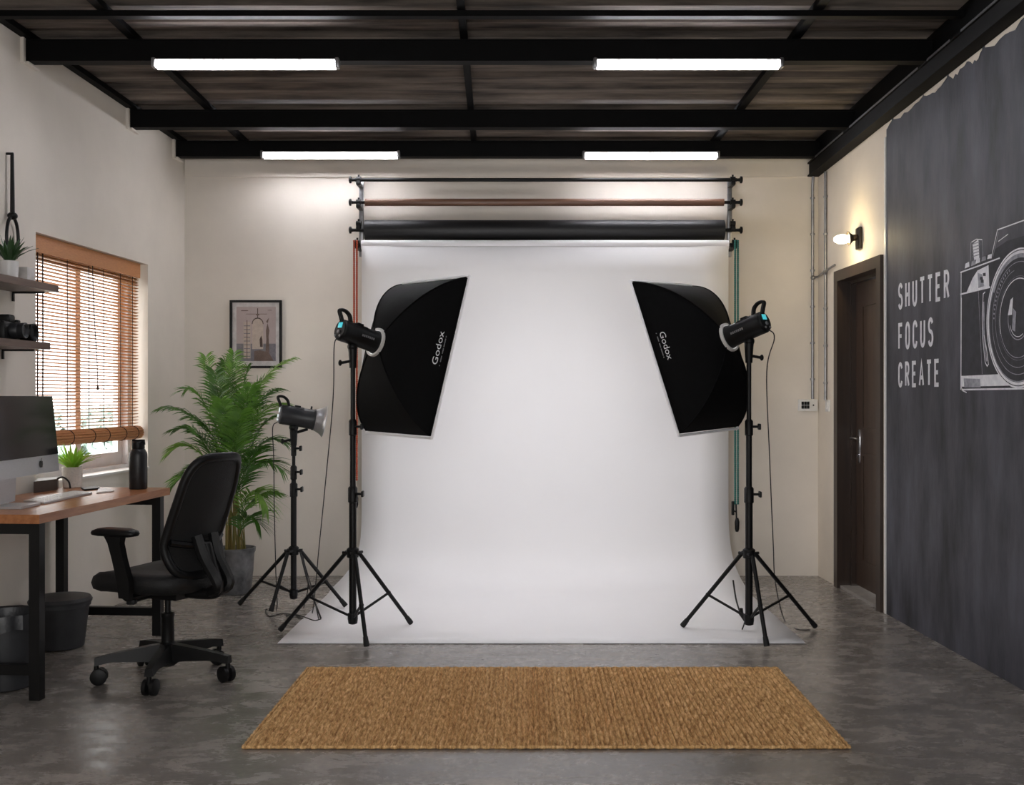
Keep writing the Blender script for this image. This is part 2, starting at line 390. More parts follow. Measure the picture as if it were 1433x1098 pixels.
for (xa,ya),(xb,yb),w,lab in (((127,0),(290,152),.045,'leftmost slim black purlin running front to back under the roof sheets'),
                        ((644,0),(659,157),.04,'middle slim black purlin running front to back under the roof sheets'),
                        ((1156,0),(1034,157),.05,'rightmost slim black purlin running front to back under the roof sheets')):
    c=H+.117+1.755+.03*7.75-H; da=c/((VY-ya)/FX+.03); db=c/((VY-yb)/FX+.03)
    Xa=(xa-VX)/FX*da; Xb=(xb-VX)/FX*db; sl=(Xb-Xa)/(db-da); f=lambda y: Xa+sl*(y-da)
    mb=MB(); y0,y1=1.5,7.98
    mb.hexa([(f(y0)-w/2,y0,hz(y0)+.1175),(f(y0)+w/2,y0,hz(y0)+.1175),(f(y1)+w/2,y1,hz(y1)+.1175),(f(y1)-w/2,y1,hz(y1)+.1175),
             (f(y0)-w/2,y0,hz(y0)+.151),(f(y0)+w/2,y0,hz(y0)+.151),(f(y1)+w/2,y1,hz(y1)+.151),(f(y1)-w/2,y1,hz(y1)+.151)])
    tag(mb.build('roof_purlin', M_beam, smooth=0), lab, 'purlin', 'black roof purlins')
k_=4
for yf in (yB,yC,yD):
    mb=MB(); x=lwx(yf)
    mb.box((x-.01,yf-.03,hz(yf)-.016),(x+.016,yf-.002,hz(yf)+.125),.004); mb.box((x-.01,yf-.002,hz(yf)-.016),(x+.03,min(7.99,yf+.13),hz(yf)-.001),.004)
    struct(mb.build('trim_%d'%k_, M_wall, smooth=0)); k_+=1
# eaves beam along the right wall
t=thing('eaves_beam',(2.1,6,hz(6)-.1),'dark I-section steel beam running along the top of the charcoal wall','beam')
e0=lambda y: rwx(y)-.085
mb=MB()
def slope(mb,ya,yb,xa0,xa1,z0,z1):
    mb.hexa([(e0(ya)+xa0,ya,hz(ya)+z0),(e0(ya)+xa1,ya,hz(ya)+z0),(e0(yb)+xa1,yb,hz(yb)+z0),(e0(yb)+xa0,yb,hz(yb)+z0),
             (e0(ya)+xa0,ya,hz(ya)+z1),(e0(ya)+xa1,ya,hz(ya)+z1),(e0(yb)+xa1,yb,hz(yb)+z1),(e0(yb)+xa0,yb,hz(yb)+z1)])
slope(mb,1.5,7.98,0,.083,-.106,-.095); slope(mb,1.5,7.98,0,.083,-.012,-.001); slope(mb,1.5,7.98,.012,.024,-.095,-.012)
mb.build('beam_section', M_beam2, t, smooth=0)
mb=MB()
for ya,yb in ((1.6,yA-.05),(yA+.08,yB-.03),(yB+.1,yC-.03),(yC+.1,yD-.02)):
    slope(mb,ya,yb,-.004,-.0005,-.012,-.001)
o=mb.build('edge_strip', M_alu, t, smooth=0); o['label']='pale strip along the edge of the top flange'
# wall plate along the left wall
mb=MB(); f=lambda y: lwx(y)
y0,y1=1.5,7.98
mb.hexa([(f(y0)+.002,y0,hz(y0)+.118),(f(y0)+.05,y0,hz(y0)+.118),(f(y1)+.05,y1,hz(y1)+.118),(f(y1)+.002,y1,hz(y1)+.118),
         (f(y0)+.002,y0,hz(y0)+.151),(f(y0)+.05,y0,hz(y0)+.151),(f(y1)+.05,y1,hz(y1)+.151),(f(y1)+.002,y1,hz(y1)+.151)])
tag(mb.build('wall_top_strip', M_beam, smooth=0),'black steel angle running along the top of the left wall','beam')
mb=MB(); f=lambda y: rwx(y)  # black filler added to darken the pale wall above the eaves beam
mb.hexa([(f(y0)-.043,y0,hz(y0)+.001),(f(y0)-.002,y0,hz(y0)+.001),(f(y1)-.002,y1,hz(y1)+.001),(f(y1)-.043,y1,hz(y1)+.001),
         (f(y0)-.043,y0,hz(y0)+.15),(f(y0)-.002,y0,hz(y0)+.15),(f(y1)-.002,y1,hz(y1)+.15),(f(y1)-.043,y1,hz(y1)+.15)])
tag(mb.build('wall_top_strip', M_beam, smooth=0),'black filler strip darkening the right wall above the eaves beam','beam')
# tube lights
def tube_light(px0,px1,py,d,label):
    a=P(px0,py,d); b=P(px1,py,d); z=a.z
    t=thing('tube_light',((a.x+b.x)/2,d,z-.02),label,'ceiling light','lit fluorescent tubes')
    mb=MB(); mb.tube([(a.x+.022,d-.005,z-.002),(b.x-.022,d-.005,z-.002)],.0165,16); mb.build('tube', M_tube, t)
    mb=MB(); mb.box((a.x+.02,d-.024,z+.016),(b.x-.02,d+.028,z+.022),.003); mb.box((a.x+.02,d+.018,z-.026),(b.x-.02,d+.028,z+.018),.003); mb.build('housing', M_white, t)  # rear lip shaped to keep tube light off the wall behind
    for x0,x1 in ((a.x,a.x+.022),(b.x-.022,b.x)):
        mb=MB(); mb.box((x0,d-.024,z-.022),(x1,d+.029,z+.03),.006); mb.build('end_cap', M_alu, t)
tube_light(213,475,89.5,yB-.03,'larger lit tube light on the left, hanging from the deep black beam')
tube_light(830,1096,89.5,yB-.03,'larger lit tube light on the right, hanging from the deep black beam')
tube_light(365,560,217,yD-.03,'smaller lit tube light on the left, close to the back wall')
tube_light(815,1007,217.5,yD-.03,'smaller lit tube light on the right, close to the back wall')
# unseen tube rows added overhead to brighten the front of the room
for yR,where in ((2.6,'overhead in front of the viewer'),(.7,'overhead, nearly above the viewer')):
    cross_beam(yR,hz(yR),.117,.075,'black steel roof beam '+where+', outside the photo')
    for xc,lab in ((-1.2,'left added lit tube light '+where),(1.05,'right added lit tube light '+where)):
        d=yR-.03; z=hz(yR)+.0; hw=.55
        t=thing('tube_light',(xc,d,z-.02),lab,'ceiling light','lit fluorescent tubes')
        mb=MB(); mb.tube([(xc-hw+.022,d-.005,z-.002),(xc+hw-.022,d-.005,z-.002)],.0165,16); mb.build('tube', M_tube, t)
        mb=MB(); mb.box((xc-hw+.02,d-.024,z+.016),(xc+hw-.02,d+.028,z+.022),.003); mb.box((xc-hw+.02,d+.018,z-.026),(xc+hw-.02,d+.028,z+.018),.003); mb.build('housing', M_white, t)  # same light-blocking rear lip as on the other tubes
        for x0,x1 in ((xc-hw,xc-hw+.022),(xc+hw-.022,xc+hw)):
            mb=MB(); mb.box((x0,d-.024,z-.022),(x1,d+.029,z+.03),.006); mb.build('end_cap', M_alu, t)

# ================================================================== WINDOW BLIND
xb_=lambda y: lwx(y)-.055
by0,by1=WY0+.012,WY1-.05
bl=thing('bamboo_blind',(xb_(ym),ym,1.05),'orange-brown bamboo slat blind drawn most of the way down the window','blind')
mb=MB()
bar(mb,xb_,by0,by1,WZ1-.10,WZ1-.002,.012,.024); bar(mb,xb_,by0,by1,WZ1-.03,WZ1-.002,-.03,.012)
mb.build('valance', M_bhead, bl, smooth=0)
mb=MB(); z=1.135; pitch=.0208; i=0
while z<WZ1-.035:
    ca,sa=math.cos(math.radians(14)),math.sin(math.radians(14)); w=.0114; h=.0016; j=random.uniform(-.0009,.0009)
    pts=[]
    for yy in (by0,by1):
        for u,v in ((-w,-h),(w,-h),(w,h),(-w,h)):
            pts.append((xb_(yy)+u*ca-v*sa, yy, z+j+u*sa+v*ca))
    mb.add(pts,[(0,1,2,3),(7,6,5,4),(0,4,5,1),(1,5,6,2),(2,6,7,3),(3,7,4,0)]); z+=pitch
for k in range(5):                    # slats bunched close under the valance
    zz=WZ1-.105-.011*k; bar(mb,xb_,by0,by1,zz-.0015,zz+.0015,-.012,.012)
mb.build('slats', M_blind, bl, smooth=0)
mb=MB(); zc=1.093; R=.036
for k in range(14):
    a=2*math.pi*k/14; cx=.012+R*.72*math.cos(a); cz=R*math.sin(a)
    mb.tube([(xb_(by0-.0)+cx,by0,zc+cz),(xb_(by1+.01)+cx,by1+.01,zc+cz)],.0085,8)
mb.tube([(xb_(by0)+.012,by0+.004,zc),(xb_(by1)+.012,by1+.006,zc)],.026,12)
mb.build('rolled_bottom', M_bhead, bl)
mb=MB()
for q in (.06,.10,.30,.49,.63,.80,.93):
    yy=by0+(by1-by0)*q; x=xb_(yy)+.014
    mb.tube([(x,yy,WZ1-.09),(x+.0005,yy+.002,1.6),(x,yy,1.13)],.0022 if q>.12 else .004,6)
    ring=[(xb_(yy)+.012+.046*math.cos(a),yy,zc+.046*math.sin(a)) for a in [2*math.pi*k/14 for k in range(14)]]
    mb.tube(ring,.0025,6,closed=True)
mb.build('cords', M_cord, bl)
yy=by0+(by1-by0)*.50
mb=MB(); mb.tube(spline([(xb_(yy)+.03,yy,WZ1-.1),(xb_(yy)+.034,yy+.015,1.85),(xb_(yy)+.034,yy+.06,1.55),(xb_(yy)+.032,yy+.075,1.40)],6),.0028,6); mb.ball((xb_(yy)+.032,yy+.075,1.39),.008,n=8,sq=(1,1,2))
mb.build('pull_cord', M_cord, bl)
# outside the window: yard and two trees
mb=MB(); mb.box((-40,-10,-.4),(-3.9,45,-.3)); tag(mb.build('yard', M_ground, smooth=0),'pale yard outside beyond the window','ground')
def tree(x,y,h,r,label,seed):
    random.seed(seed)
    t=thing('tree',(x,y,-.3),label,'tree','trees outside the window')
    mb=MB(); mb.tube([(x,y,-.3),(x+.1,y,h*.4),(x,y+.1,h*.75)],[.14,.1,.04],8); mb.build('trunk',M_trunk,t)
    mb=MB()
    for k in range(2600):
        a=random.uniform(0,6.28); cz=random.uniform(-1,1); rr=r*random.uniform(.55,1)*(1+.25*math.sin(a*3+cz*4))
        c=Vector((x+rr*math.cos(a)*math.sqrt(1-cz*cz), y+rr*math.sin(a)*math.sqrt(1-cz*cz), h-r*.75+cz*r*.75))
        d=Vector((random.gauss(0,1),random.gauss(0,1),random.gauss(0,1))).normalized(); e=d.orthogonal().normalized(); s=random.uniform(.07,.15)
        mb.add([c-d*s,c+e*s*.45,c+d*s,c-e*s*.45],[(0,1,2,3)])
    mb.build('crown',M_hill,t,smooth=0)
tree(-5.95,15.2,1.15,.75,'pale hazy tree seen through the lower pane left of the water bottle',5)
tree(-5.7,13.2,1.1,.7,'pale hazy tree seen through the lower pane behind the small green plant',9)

# ================================================================== PAPER BACKDROPS AND RAIL
dR=7.84
def rx(px): return (px-VX)*dR/FX
def rz(py): return H+(VY-py)*dR/FX
# white seamless paper
bd=thing('white_backdrop',(.1,6.9,0),'white seamless paper backdrop hanging from its roll and sweeping out over the floor','backdrop')
zr=rz(344.5); rr=.0345
dW=dR-.065
mb=MB(); mb.tube([(rx(508),dW,zr),(rx(1017),dW,zr)],rr,28); mb.build('paper_roll', M_rollw, bd)
mb=MB(); mb.tube([(rx(498),dW,zr),(rx(1027),dW,zr)],.014,14); mb.build('roll_core', M_black, bd)
pr=[]   # (y, z)
ys=dW-rr+.003; Rc=.53
zt=zr-.006
for k in range(10): pr.append((ys, zt+(Rc+.004-zt)*k/10))
yc0=ys-Rc
for k in range(0,17):
    a=math.pi/2*k/16; pr.append((yc0+Rc*math.cos(a), Rc+.004-Rc*math.sin(a)))
yend=Fl(388,901).y
for k in range(1,11): pr.append((yc0+(yend-yc0)*k/10,.004))
lb_=rx(509); rb_=rx(1016); lf_=Fl(388,901).x; rf_=Fl(1128,901).x
np_=len(pr)
def edge(k):
    y,z=pr[k]
    t=max(0,min(1,(ys-.02-y)/(Rc*.8))); t=t*t*(3-2*t)
    return lb_+(lf_-lb_)*t, rb_+(rf_-rb_)*t
vs=[];fs=[]; nu=12
for k,(y,z) in enumerate(pr):
    a,b=edge(k)
    for i in range(nu+1):
        u=i/nu; vs.append((a+(b-a)*u, y, z))
for k in range(np_-1):
    for i in range(nu): fs.append((k*(nu+1)+i,k*(nu+1)+i+1,(k+1)*(nu+1)+i+1,(k+1)*(nu+1)+i))
mb=MB(); mb.add(vs,fs); o=mb.build('paper_sheet', M_paper, bd, smooth=60)
md=o.modifiers.new('thick','SOLIDIFY'); md.thickness=.0012; md.offset=0
# brackets fixed to the wall
def bracket(px,label,sgn):
    x=rx(px); t=thing('backdrop_bracket',(x,7.98,rz(352)),label,'bracket','wall brackets of the backdrop rail')
    mb=MB(); mb.box((x-.016,7.955,rz(356)),(x+.016,7.984,rz(246)),.003); mb.build('upright', M_alu, t)
    for py in (251,283,313,341):
        z=rz(py); mb=MB(); dq=dR if py<330 else dW
        mb.box((x-.016,dq-.03,z-.042),(x+.016,7.955,z-.022),.004)
        mb.lathe([(.021,-.018),(.021,.018)],14,M=Matrix.Translation((x,dq,z))@Matrix.Rotation(math.pi/2,4,'Y'))
        mb.box((x-.014,dq-.028,z-.046),(x+.014,dq+.02,z-.012),.004)
        mb.tube([(x,dq,z+.015),(x,dq,z+.034)],.007,8)
        mb.build('hook', M_black, t)
bracket(502,'left metal wall bracket with black hooks holding the backdrop rolls',-1)
bracket(1025.5,'right metal wall bracket with black hooks holding the backdrop rolls',1)
def knob(mb,x,z,s):
    M=Matrix.Translation((x,dR,z))@Matrix.Rotation(s*math.pi/2,4,'Y')
    mb.lathe([(.011,0),(.011,.016),(.013,.03),(.026,.034),(.026,.046),(.018,.05)],16,M=M)
def roller(py,r,m,label,name,px0,px1,core=.012):
    z=rz(py); t=thing(name,((rx(px0)+rx(px1))/2,dR,z-r),label,'backdrop roll' if r>.02 else 'crossbar')
    mb=MB(); mb.tube([(rx(px0),dR,z),(rx(px1),dR,z)],r,26); mb.build('rolled_paper' if r>.02 else 'tube', m, t)
    mb=MB(); 
    if r>.02: mb.tube([(rx(498),dR,z),(rx(1029.5),dR,z)],core,12); mb.build('core_tube', M_black, t); mb=MB()
    knob(mb,rx(498),z,-1); o=mb.build('end_knob', M_black, t)
    mb=MB(); knob(mb,rx(1029.5),z,1); mb.build('end_knob', M_black, t)
roller(251.5,.0135,M_black,'thin bare black crossbar, topmost of the backdrop rail','crossbar',497,1031)
roller(283,.0265,M_rollb,'slim brown backdrop roll, second from the top of the rail','backdrop_roll',511,1013)
roller(321.8,.0725,M_rollk,'thick black backdrop roll just above the white one','backdrop_roll',511,1013)
# pull chains
def chain(px,py0,py1,m,label,seed,clip):
    random.seed(seed); x=rx(px); y=dR-.10; z0=rz(py0); z1=rz(py1)
    t=thing('pull_chain',(x,y,z1-.1),label,'chain','backdrop pull chains')
    mb=MB()
    for dx in (-.010,.010):
        n=int((z0-z1)/.014)
        for k in range(n):
            z=z0-(z0-z1)*k/n
            mb.ball((x+dx,y,z),.0088,n=6,sq=(1,1,.95))
    mb.build('beads', m, t)
    mb=MB(); mb.tube([(x-.004,y,z1+.01),(x,y,z1-.10)],.006,8); mb.lathe([(.010,0),(.016,.02),(.018,.07),(.010,.1)],12,M=Matrix.Translation((x+.004,y,z1-.19)));
    mb.box((x-.036+clip*.02,y-.01,z1-.07),(x-.016+clip*.02,y+.01,z1+.03),.004); mb.tube([(x-.03+clip*.02,y,z1-.03),(x,y,z1-.05)],.005,8)
    mb.build('weight', M_black, t)
chain(500.5,340,672,M_orng,'orange-red pull chain hanging left of the white backdrop',1,.3)
chain(1027,340,705,M_teal,'teal pull chain hanging right of the white backdrop',2,.0)

# ================================================================== LIGHT STANDS, STROBES, SOFTBOXES
def light_stand(xy, top, feet, zh, zl, collars, label, rad=(.0205,.0165,.013)):
    x,y=xy; t=thing('light_stand',(x,y,0),label,'light stand','black tripod light stands')
    zs=[zl-.03]+[c for c in collars]+[top]
    for k in range(len(zs)-1):
        mb=MB(); mb.tube([(x,y,zs[k]),(x,y,zs[k+1])],rad[min(k,2)],16); mb.build('pole_section', M_black, t)
    for k,c in enumerate(collars):
        r=rad[min(k,2)]+.006
        mb=MB(); mb.lathe([(r-.005,-.05),(r,-.045),(r,.03),(r-.007,.04)],16,M=Matrix.Translation((x,y,c)))
        cl=mb.build('collar', M_plas, t)
        mb=MB(); mb.tube([(x+r*.6,y-.012,c),(x+r+.028,y-.018,c)],.007,8); mb.box((x+r+.024,y-.04,c-.017),(x+r+.037,y+.004,c+.017),.005); mb.build('clamp_knob', M_plas, cl)
    mb=MB(); r=rad[0]
    mb.lathe([(r,-.03),(r+.012,-.025),(r+.014,.02),(r,.03)],16,M=Matrix.Translation((x,y,zh)))
    for p in feet:
        d=Vector((p.x-x,p.y-y,0)).normalized(); q=Vector((-d.y,d.x,0))
        for s in (-1,1):
            c=Vector((x,y,zh))+d*.032+q*s*.017
            mb.tube([c-d*.015,c+d*.022],.008,8)
    mb.build('leg_hub', M_plas, t)
    mb=MB(); mb.lathe([(r*.6,-.045),(r+.004,-.04),(r+.008,-.015),(r+.008,.015),(r,.02)],16,M=Matrix.Translation((x,y,zl))); mb.build('brace_hub', M_plas, t)
    for p in feet:
        d=Vector((p.x-x,p.y-y,0)).normalized(); a=Vector((x,y,zh-.005))+d*.045; b=Vector((p.x,p.y,.016))
        mb=MB(); mb.tube([a,b],.0115,10); lg=mb.build('leg', M_black, t)
        u=(b-a).normalized(); mb=MB(); mb.tube([b-u*.05,b-u*.01,b],[.0135,.016,.0155],10); mb.build('rubber_foot', M_rub, lg)
        m=a+(b-a)*.56; mb=MB(); mb.tube([Vector((x,y,zl))+d*.02,m],.0075,8); mb.ball(m,.014,n=8); mb.build('brace', M_black, t)
    return t
def text_mesh(txt):
    cu=bpy.data.curves.new('t','FONT'); cu.body=txt; cu.resolution_u=4; o=bpy.data.objects.new('t',cu); C.objects.link(o)
    dg=bpy.context.evaluated_depsgraph_get(); dg.update(); me=o.evaluated_get(dg).to_mesh()
    b=bmesh.new(); b.from_mesh(me); o.evaluated_get(dg).to_mesh_clear()
    bmesh.ops.remove_doubles(b, verts=b.verts, dist=1e-5)
    bmesh.ops.triangulate(b, faces=b.faces)
    b.verts.ensure_lookup_table(); b.verts.index_update()
    vs=[tuple(v.co) for v in b.verts]; fs=[[v.index for v in f.verts] for f in b.faces]; b.free()
    bpy.data.objects.remove(o); bpy.data.curves.remove(cu)
    x0=min(v[0] for v in vs); x1=max(v[0] for v in vs); y0=min(v[1] for v in vs); y1=max(v[1] for v in vs)
    return [((v[0]-x0)/(x1-x0),(v[1]-y0)/(y1-y0)) for v in vs], fs
def softbox(A,B,Cc,D,ringpx,label,flip,txt):
    Cn=(A+B+Cc+D)/4; u=((A-B)+(D-Cc)).normalized(); w=((A-D)+(B-Cc)); w=(w-u*w.dot(u)).normalized()
    n=u.cross(w)
    if n.y<0: n=-n
    hw=((A-D).length+(B-Cc).length)/4; hu=((A-B).length+(D-Cc).length)/4
    best=None
    for k in range(15,50):
        dep=k*.01; c=Cn-n*dep; px=VX+c.x/c.y*FX; py=VY-(c.z-H)/c.y*FX
        e=abs(px-ringpx[0])+.3*abs(py-ringpx[1])
        if best is None or e<best[0]: best=(e,dep,px,py)
    dep=best[1]; R0=Cn-n*dep
    print("SOFTBOX", label[:20], 'depth',best, 'n',tuple(n), 'size',2*hw,2*hu, 'ring',tuple(R0))
    rr=.078; tm=math.radians(80)
    def rimpt(q):  # q 0..4 around: side0 B->A, side1 A->D, side2 D->C, side3 C->B
        k=int(q)%4; f=q-int(q); cs=[(hw,-hu),(hw,hu),(-hw,hu),(-hw,-hu)]
        a=cs[k]; b=cs[(k+1)%4]; return (a[0]+(b[0]-a[0])*f, a[1]+(b[1]-a[1])*f)
    def surf(q,s):
        a,b=rimpt(q); an=math.atan2(b/hu,a/hw); ra,rb=rr*math.cos(an),rr*math.sin(an)
        t=s*tm; g=math.sin(t)/math.sin(tm); h=(1-math.cos(t))/(1-math.cos(tm))
        g=.72*g+.28*s; h=.72*h+.28*s
        f=q-int(q); sag=.0*math.sin(math.pi*f)
        return R0+w*(ra+(a-ra)*g)+u*(rb+(b-rb)*g)+n*(dep*h)
    t=thing('softbox', Cn-u*hu, label, 'softbox','black rectangular softboxes')
    nq=16; ns=14; mb=MB()
    for side in range(4):
        vs=[surf(side+ (i/nq)*.99999, j/ns) for j in range(ns+1) for i in range(nq+1)]
        mb.add(vs,[(j*(nq+1)+i,j*(nq+1)+i+1,(j+1)*(nq+1)+i+1,(j+1)*(nq+1)+i) for j in range(ns) for i in range(nq)])
        # short front skirt
        vs=[surf(side+(i/nq)*.99999,1)+n*.012*j for j in (0,1) for i in range(nq+1)]
        mb.add(vs,[(i,i+1,nq+2+i,nq+1+i) for i in range(nq)])
    mb.build('fabric_shell', M_fab, t, smooth=30)
    mb=MB()
    for k in range(4):     # seams where the rods push the cloth out
        mb.tube([surf(k+.0001,j/ns)-n*.001 for j in range(ns+1)],.0042,6)
    mb.build('seam', M_fab, t)
    mb=MB(); c=[Cn+w*a*hw*.995+u*b*hu*.995+n*.010 for a,b in ((-1,-1),(1,-1),(1,1),(-1,1))]
    mb.add(c,[(0,1,2,3)]); mb.build('diffuser', M_diff, t, smooth=0)
    mb=MB(); e=[Cn+w*a*(hw+.011)+u*b*(hu+.011)+n*.010 for a,b in ((-1,-1),(1,-1),(1,1),(-1,1))]
    for k in range(4): mb.tube([e[k],e[(k+1)%4]],.0075,8)
    o=mb.build('edge_binding', M_wbind, t); o['label']='white front edge'
    mb=MB(); M=frame(R0,n,u)
    mb.lathe([(rr-.008,-.014),(rr+.004,-.014),(rr+.006,.0),(rr+.002,.012),(rr-.008,.012),(rr-.008,-.014)],30,M=M,caps=False); mb.build('speed_ring', M_white, t)  # white colour stands in for strobe light leaking at the ring
    # printed word along the near side panel
    vs2,fs=text_mesh(txt); mb=MB()
    def place(a,b,q0,q1,s0,s1):
        q=q0+(q1-q0)*a; s=s0+(s1-s0)*b
        p=surf(q,s); nn=(surf(q+.01,s)-surf(q-.01,s)).cross(surf(q,s+.01)-surf(q,s-.01)).normalized()
        if nn.dot(p-Vector((0,0,H)))>0: nn=-nn
        return p+nn*.0025
    lo,hi=(.42,.645) if not flip else (.645,.45)
    mb.add([place(a,b,lo,hi,.875,.80) for a,b in vs2], fs)
    mb.build('printed_word', M_logo, t, smooth=0)
    mb=MB()
    for a,b in ((.0,.03),(.12,.3),(.36,.52),(.55,.8),(.83,.88)):
        mb.add([place(x,y,lo,hi,.917,.905) for x,y in ((a,0),(b,0),(b,1),(a,1))],[(0,1,2,3)])
    mb.build('printed_line', M_ctl, t, smooth=0)
    return R0,n,u,w
def strobe(R0,n,u,label,teal,side,length=.235,r=.061,silver=False,kind='boxed'):
    """monolight whose front sits at R0, pointing along n"""
    M=frame(R0,n,u)           # local z forward, y up-ish, x to the side
    base=R0-n*length*.5-u*r
    t=thing('studio_strobe',base,label,'studio light','black studio strobe heads')
    Lh=length
    mb=MB(); mb.M=M
    mb.lathe([(r*.9,-Lh),(r*.99,-Lh+.006),(r,-Lh+.03),(r*.985,-Lh+.034),(r*.985,-.05),(r*1.0,-.046),(r*1.02,-.012),(r*1.08,-.008),(r*1.08,.0)],28)
    for k in range(5):
        a=math.radians(-32+16*k); 
        mb.box((r*.97*math.sin(a)-.003,r*.97*math.cos(a)-.002,-Lh*.75),(r*.97*math.sin(a)+.003,r*.97*math.cos(a)+.003,-Lh*.35),.001)
    mb.build('body', M_plas2 if silver else M_plas, t)
    mb=MB(); mb.M=M
    mb.lathe([(r*.86,-Lh-.006),(r*.9,-Lh)],28); mb.build('back_panel', M_ctl if silver else M_plas, t)
    mb=MB(); mb.M=M; z=-Lh-.0075
    mb.box((-r*.34,r*.16,z-.002),(r*.34,r*.66,z+.002),.003); mb.build('display', M_lcdw if silver else M_lcd, t)
    mb=MB(); mb.M=M
    mb.lathe([(r*.16,-.007),(r*.18,0)],14,M=Matrix.Translation((0,-r*.2,z)))
    for k in (-1,1): mb.lathe([(r*.1,-.006),(r*.1,0)],10,M=Matrix.Translation((k*r*.4,-r*.58,z)))
    mb.build('dial', M_ctl if not silver else M_lcdw, t)
    # carrying handle arching over the back
    mb=MB(); mb.M=M
    hp=[(0,r*.92,-Lh*.78),(0,r*1.5,-Lh*.86),(0,r*1.78,-Lh*1.0),(0,r*1.66,-Lh*1.14),(0,r*1.1,-Lh*1.06),(0,r*.7,-Lh*1.0)]
    for dx in (-.008,.008): mb.tube([(x+dx,y,zz) for x,y,zz in spline(hp,5)],.0085,8)
    mb.build('handle', M_black, t)
    mb=MB(); mb.M=M
    mb.box((-.014,r*.95,-Lh*.62),(.014,r*1.16,-Lh*.45),.004); mb.build('latch', M_black, t)
    mb=MB(); mb.M=M; mb.tube([(0,r*.98,-.03),(0,r*1.3,-.03)],.006,8); mb.build('lock_pin', M_black, t)
    mb=MB(); mb.M=M
    for k in range(7):
        z0=-Lh*.55+k*.012
        a=math.radians(90 if side>0 else -90); 
        x=side*r*.988
        mb.box((x-.0012,-.004,z0),(x+.0012,.008,z0+.008))
    mb.build('print_strip', M_ctl, t)
    return t,M
def yoke(M,Lh,r,stand_xy,ztop,label_side,t,zpos=-.12):
    """bracket under the strobe that drops on the stand spigot"""
    c=M@Vector((0,-r*.9,zpos)); x,y=stand_xy
    mb=MB()
    mb.tube([c,Vector((x,y,ztop+.035)),Vector((x,y,ztop-.05))],[.027,.024,.019],14)
    mb.ball((c.x,c.y,c.z-.012),.030,n=12,sq=(1,1,.9))
    mb.build('tilt_bracket', M_plas, t)
    s=label_side
    mb=MB(); mb.tube([(x,y-.01,ztop-.01),(x+s*.05,y-.02,ztop-.02),(x+s*.062,y-.02,ztop-.022)],.008,8); mb.ball((x+s*.066,y-.02,ztop-.022),.015,n=10,sq=(.7,1,1.15)); mb.build('tilt_lever', M_plas, t)
# ---- left softbox set
A=P(652,388,6.0); B=P(602,610,5.86); Cc=P(512,602,6.36); D=P(563,398,6.5)
R0,n,u,w=softbox(A,B,Cc,D,(526,466),'left softbox of black cloth on the tall stand, turned right towards the white backdrop',False,'Godox')
st,Mx=strobe(R0-n*.004,n,u,'strobe head with a teal display behind the left softbox','teal',-1)
sxy=(Mx@Vector((0,-.05,-.14))).xy; ztop=(Mx@Vector((0,-.05,-.14))).z-.085
yoke(Mx,.235,.061,sxy,ztop,-1,st,-.14)
light_stand(sxy,ztop-.03,[Fl(392,885),Fl(575,875),Fl(513,908)],.475,.125,[.80,1.17],'tall black light stand carrying the left softbox at the left of the paper')
cb=Mx@Vector((0,-.046,-.243))
mb=MB(); mb.tube(spline([cb,cb+Vector((-.015,-.01,-.06)),P(466,560,6.05),P(455,680,6.25),P(446,770,6.5),Fl(437,858,.004),Fl(424,866,.004),Fl(410,858,.004)],8),.0032,6)
tag(mb.build('power_cable',M_cable),'thin black cable hanging from the left softbox strobe down to the floor','cable','strobe power cables')
# ---- right softbox set
A=P(887,396,6.0); B=P(952,606,5.84); Cc=P(1033,596,6.3); D=P(968,399,6.47)
R0,n,u,w=softbox(A,B,Cc,D,(1020,463),'right softbox of black cloth on the tall stand, turned left towards the white backdrop',True,'Godox')
st,Mx=strobe(R0-n*.004,n,u,'strobe head with a teal display behind the right softbox','teal',1)
sxy=(Mx@Vector((0,-.05,-.115))).xy; ztop=(Mx@Vector((0,-.05,-.115))).z-.085
yoke(Mx,.235,.061,sxy,ztop,1,st,-.115)
light_stand(sxy,ztop-.03,[Fl(955,879),Fl(1141,880),Fl(1073,908)],.475,.125,[.80,1.17],'tall black light stand carrying the right softbox at the right of the paper')
cb=Mx@Vector((0,-.046,-.243))
mb=MB(); mb.tube(spline([cb,cb+Vector((.03,-.01,-.05)),P(1073,520,6.05),P(1077,640,6.1),P(1082,760,6.2),P(1085,815,6.3),Fl(1098,868,.004),Fl(1116,880,.004),Fl(1134,881,.004)],8),.0032,6)
tag(mb.build('power_cable',M_cable),'thin black cable hanging from the right softbox strobe down to the floor','cable','strobe power cables')
mb=MB(); q0=P(1028,838,6.15)
mb.tube(spline([P(1026,815,6.3),P(1030,845,6.15),P(1037,866,6.02)],6),.006,8); mb.box(Vector(P(1034,862,6.0))-Vector((.022,.02,.0)),Vector(P(1034,862,6.0))+Vector((.03,.02,.05)),.008)
mb.build('x',M_black); bpy.data.objects.remove(bpy.data.objects['x'])
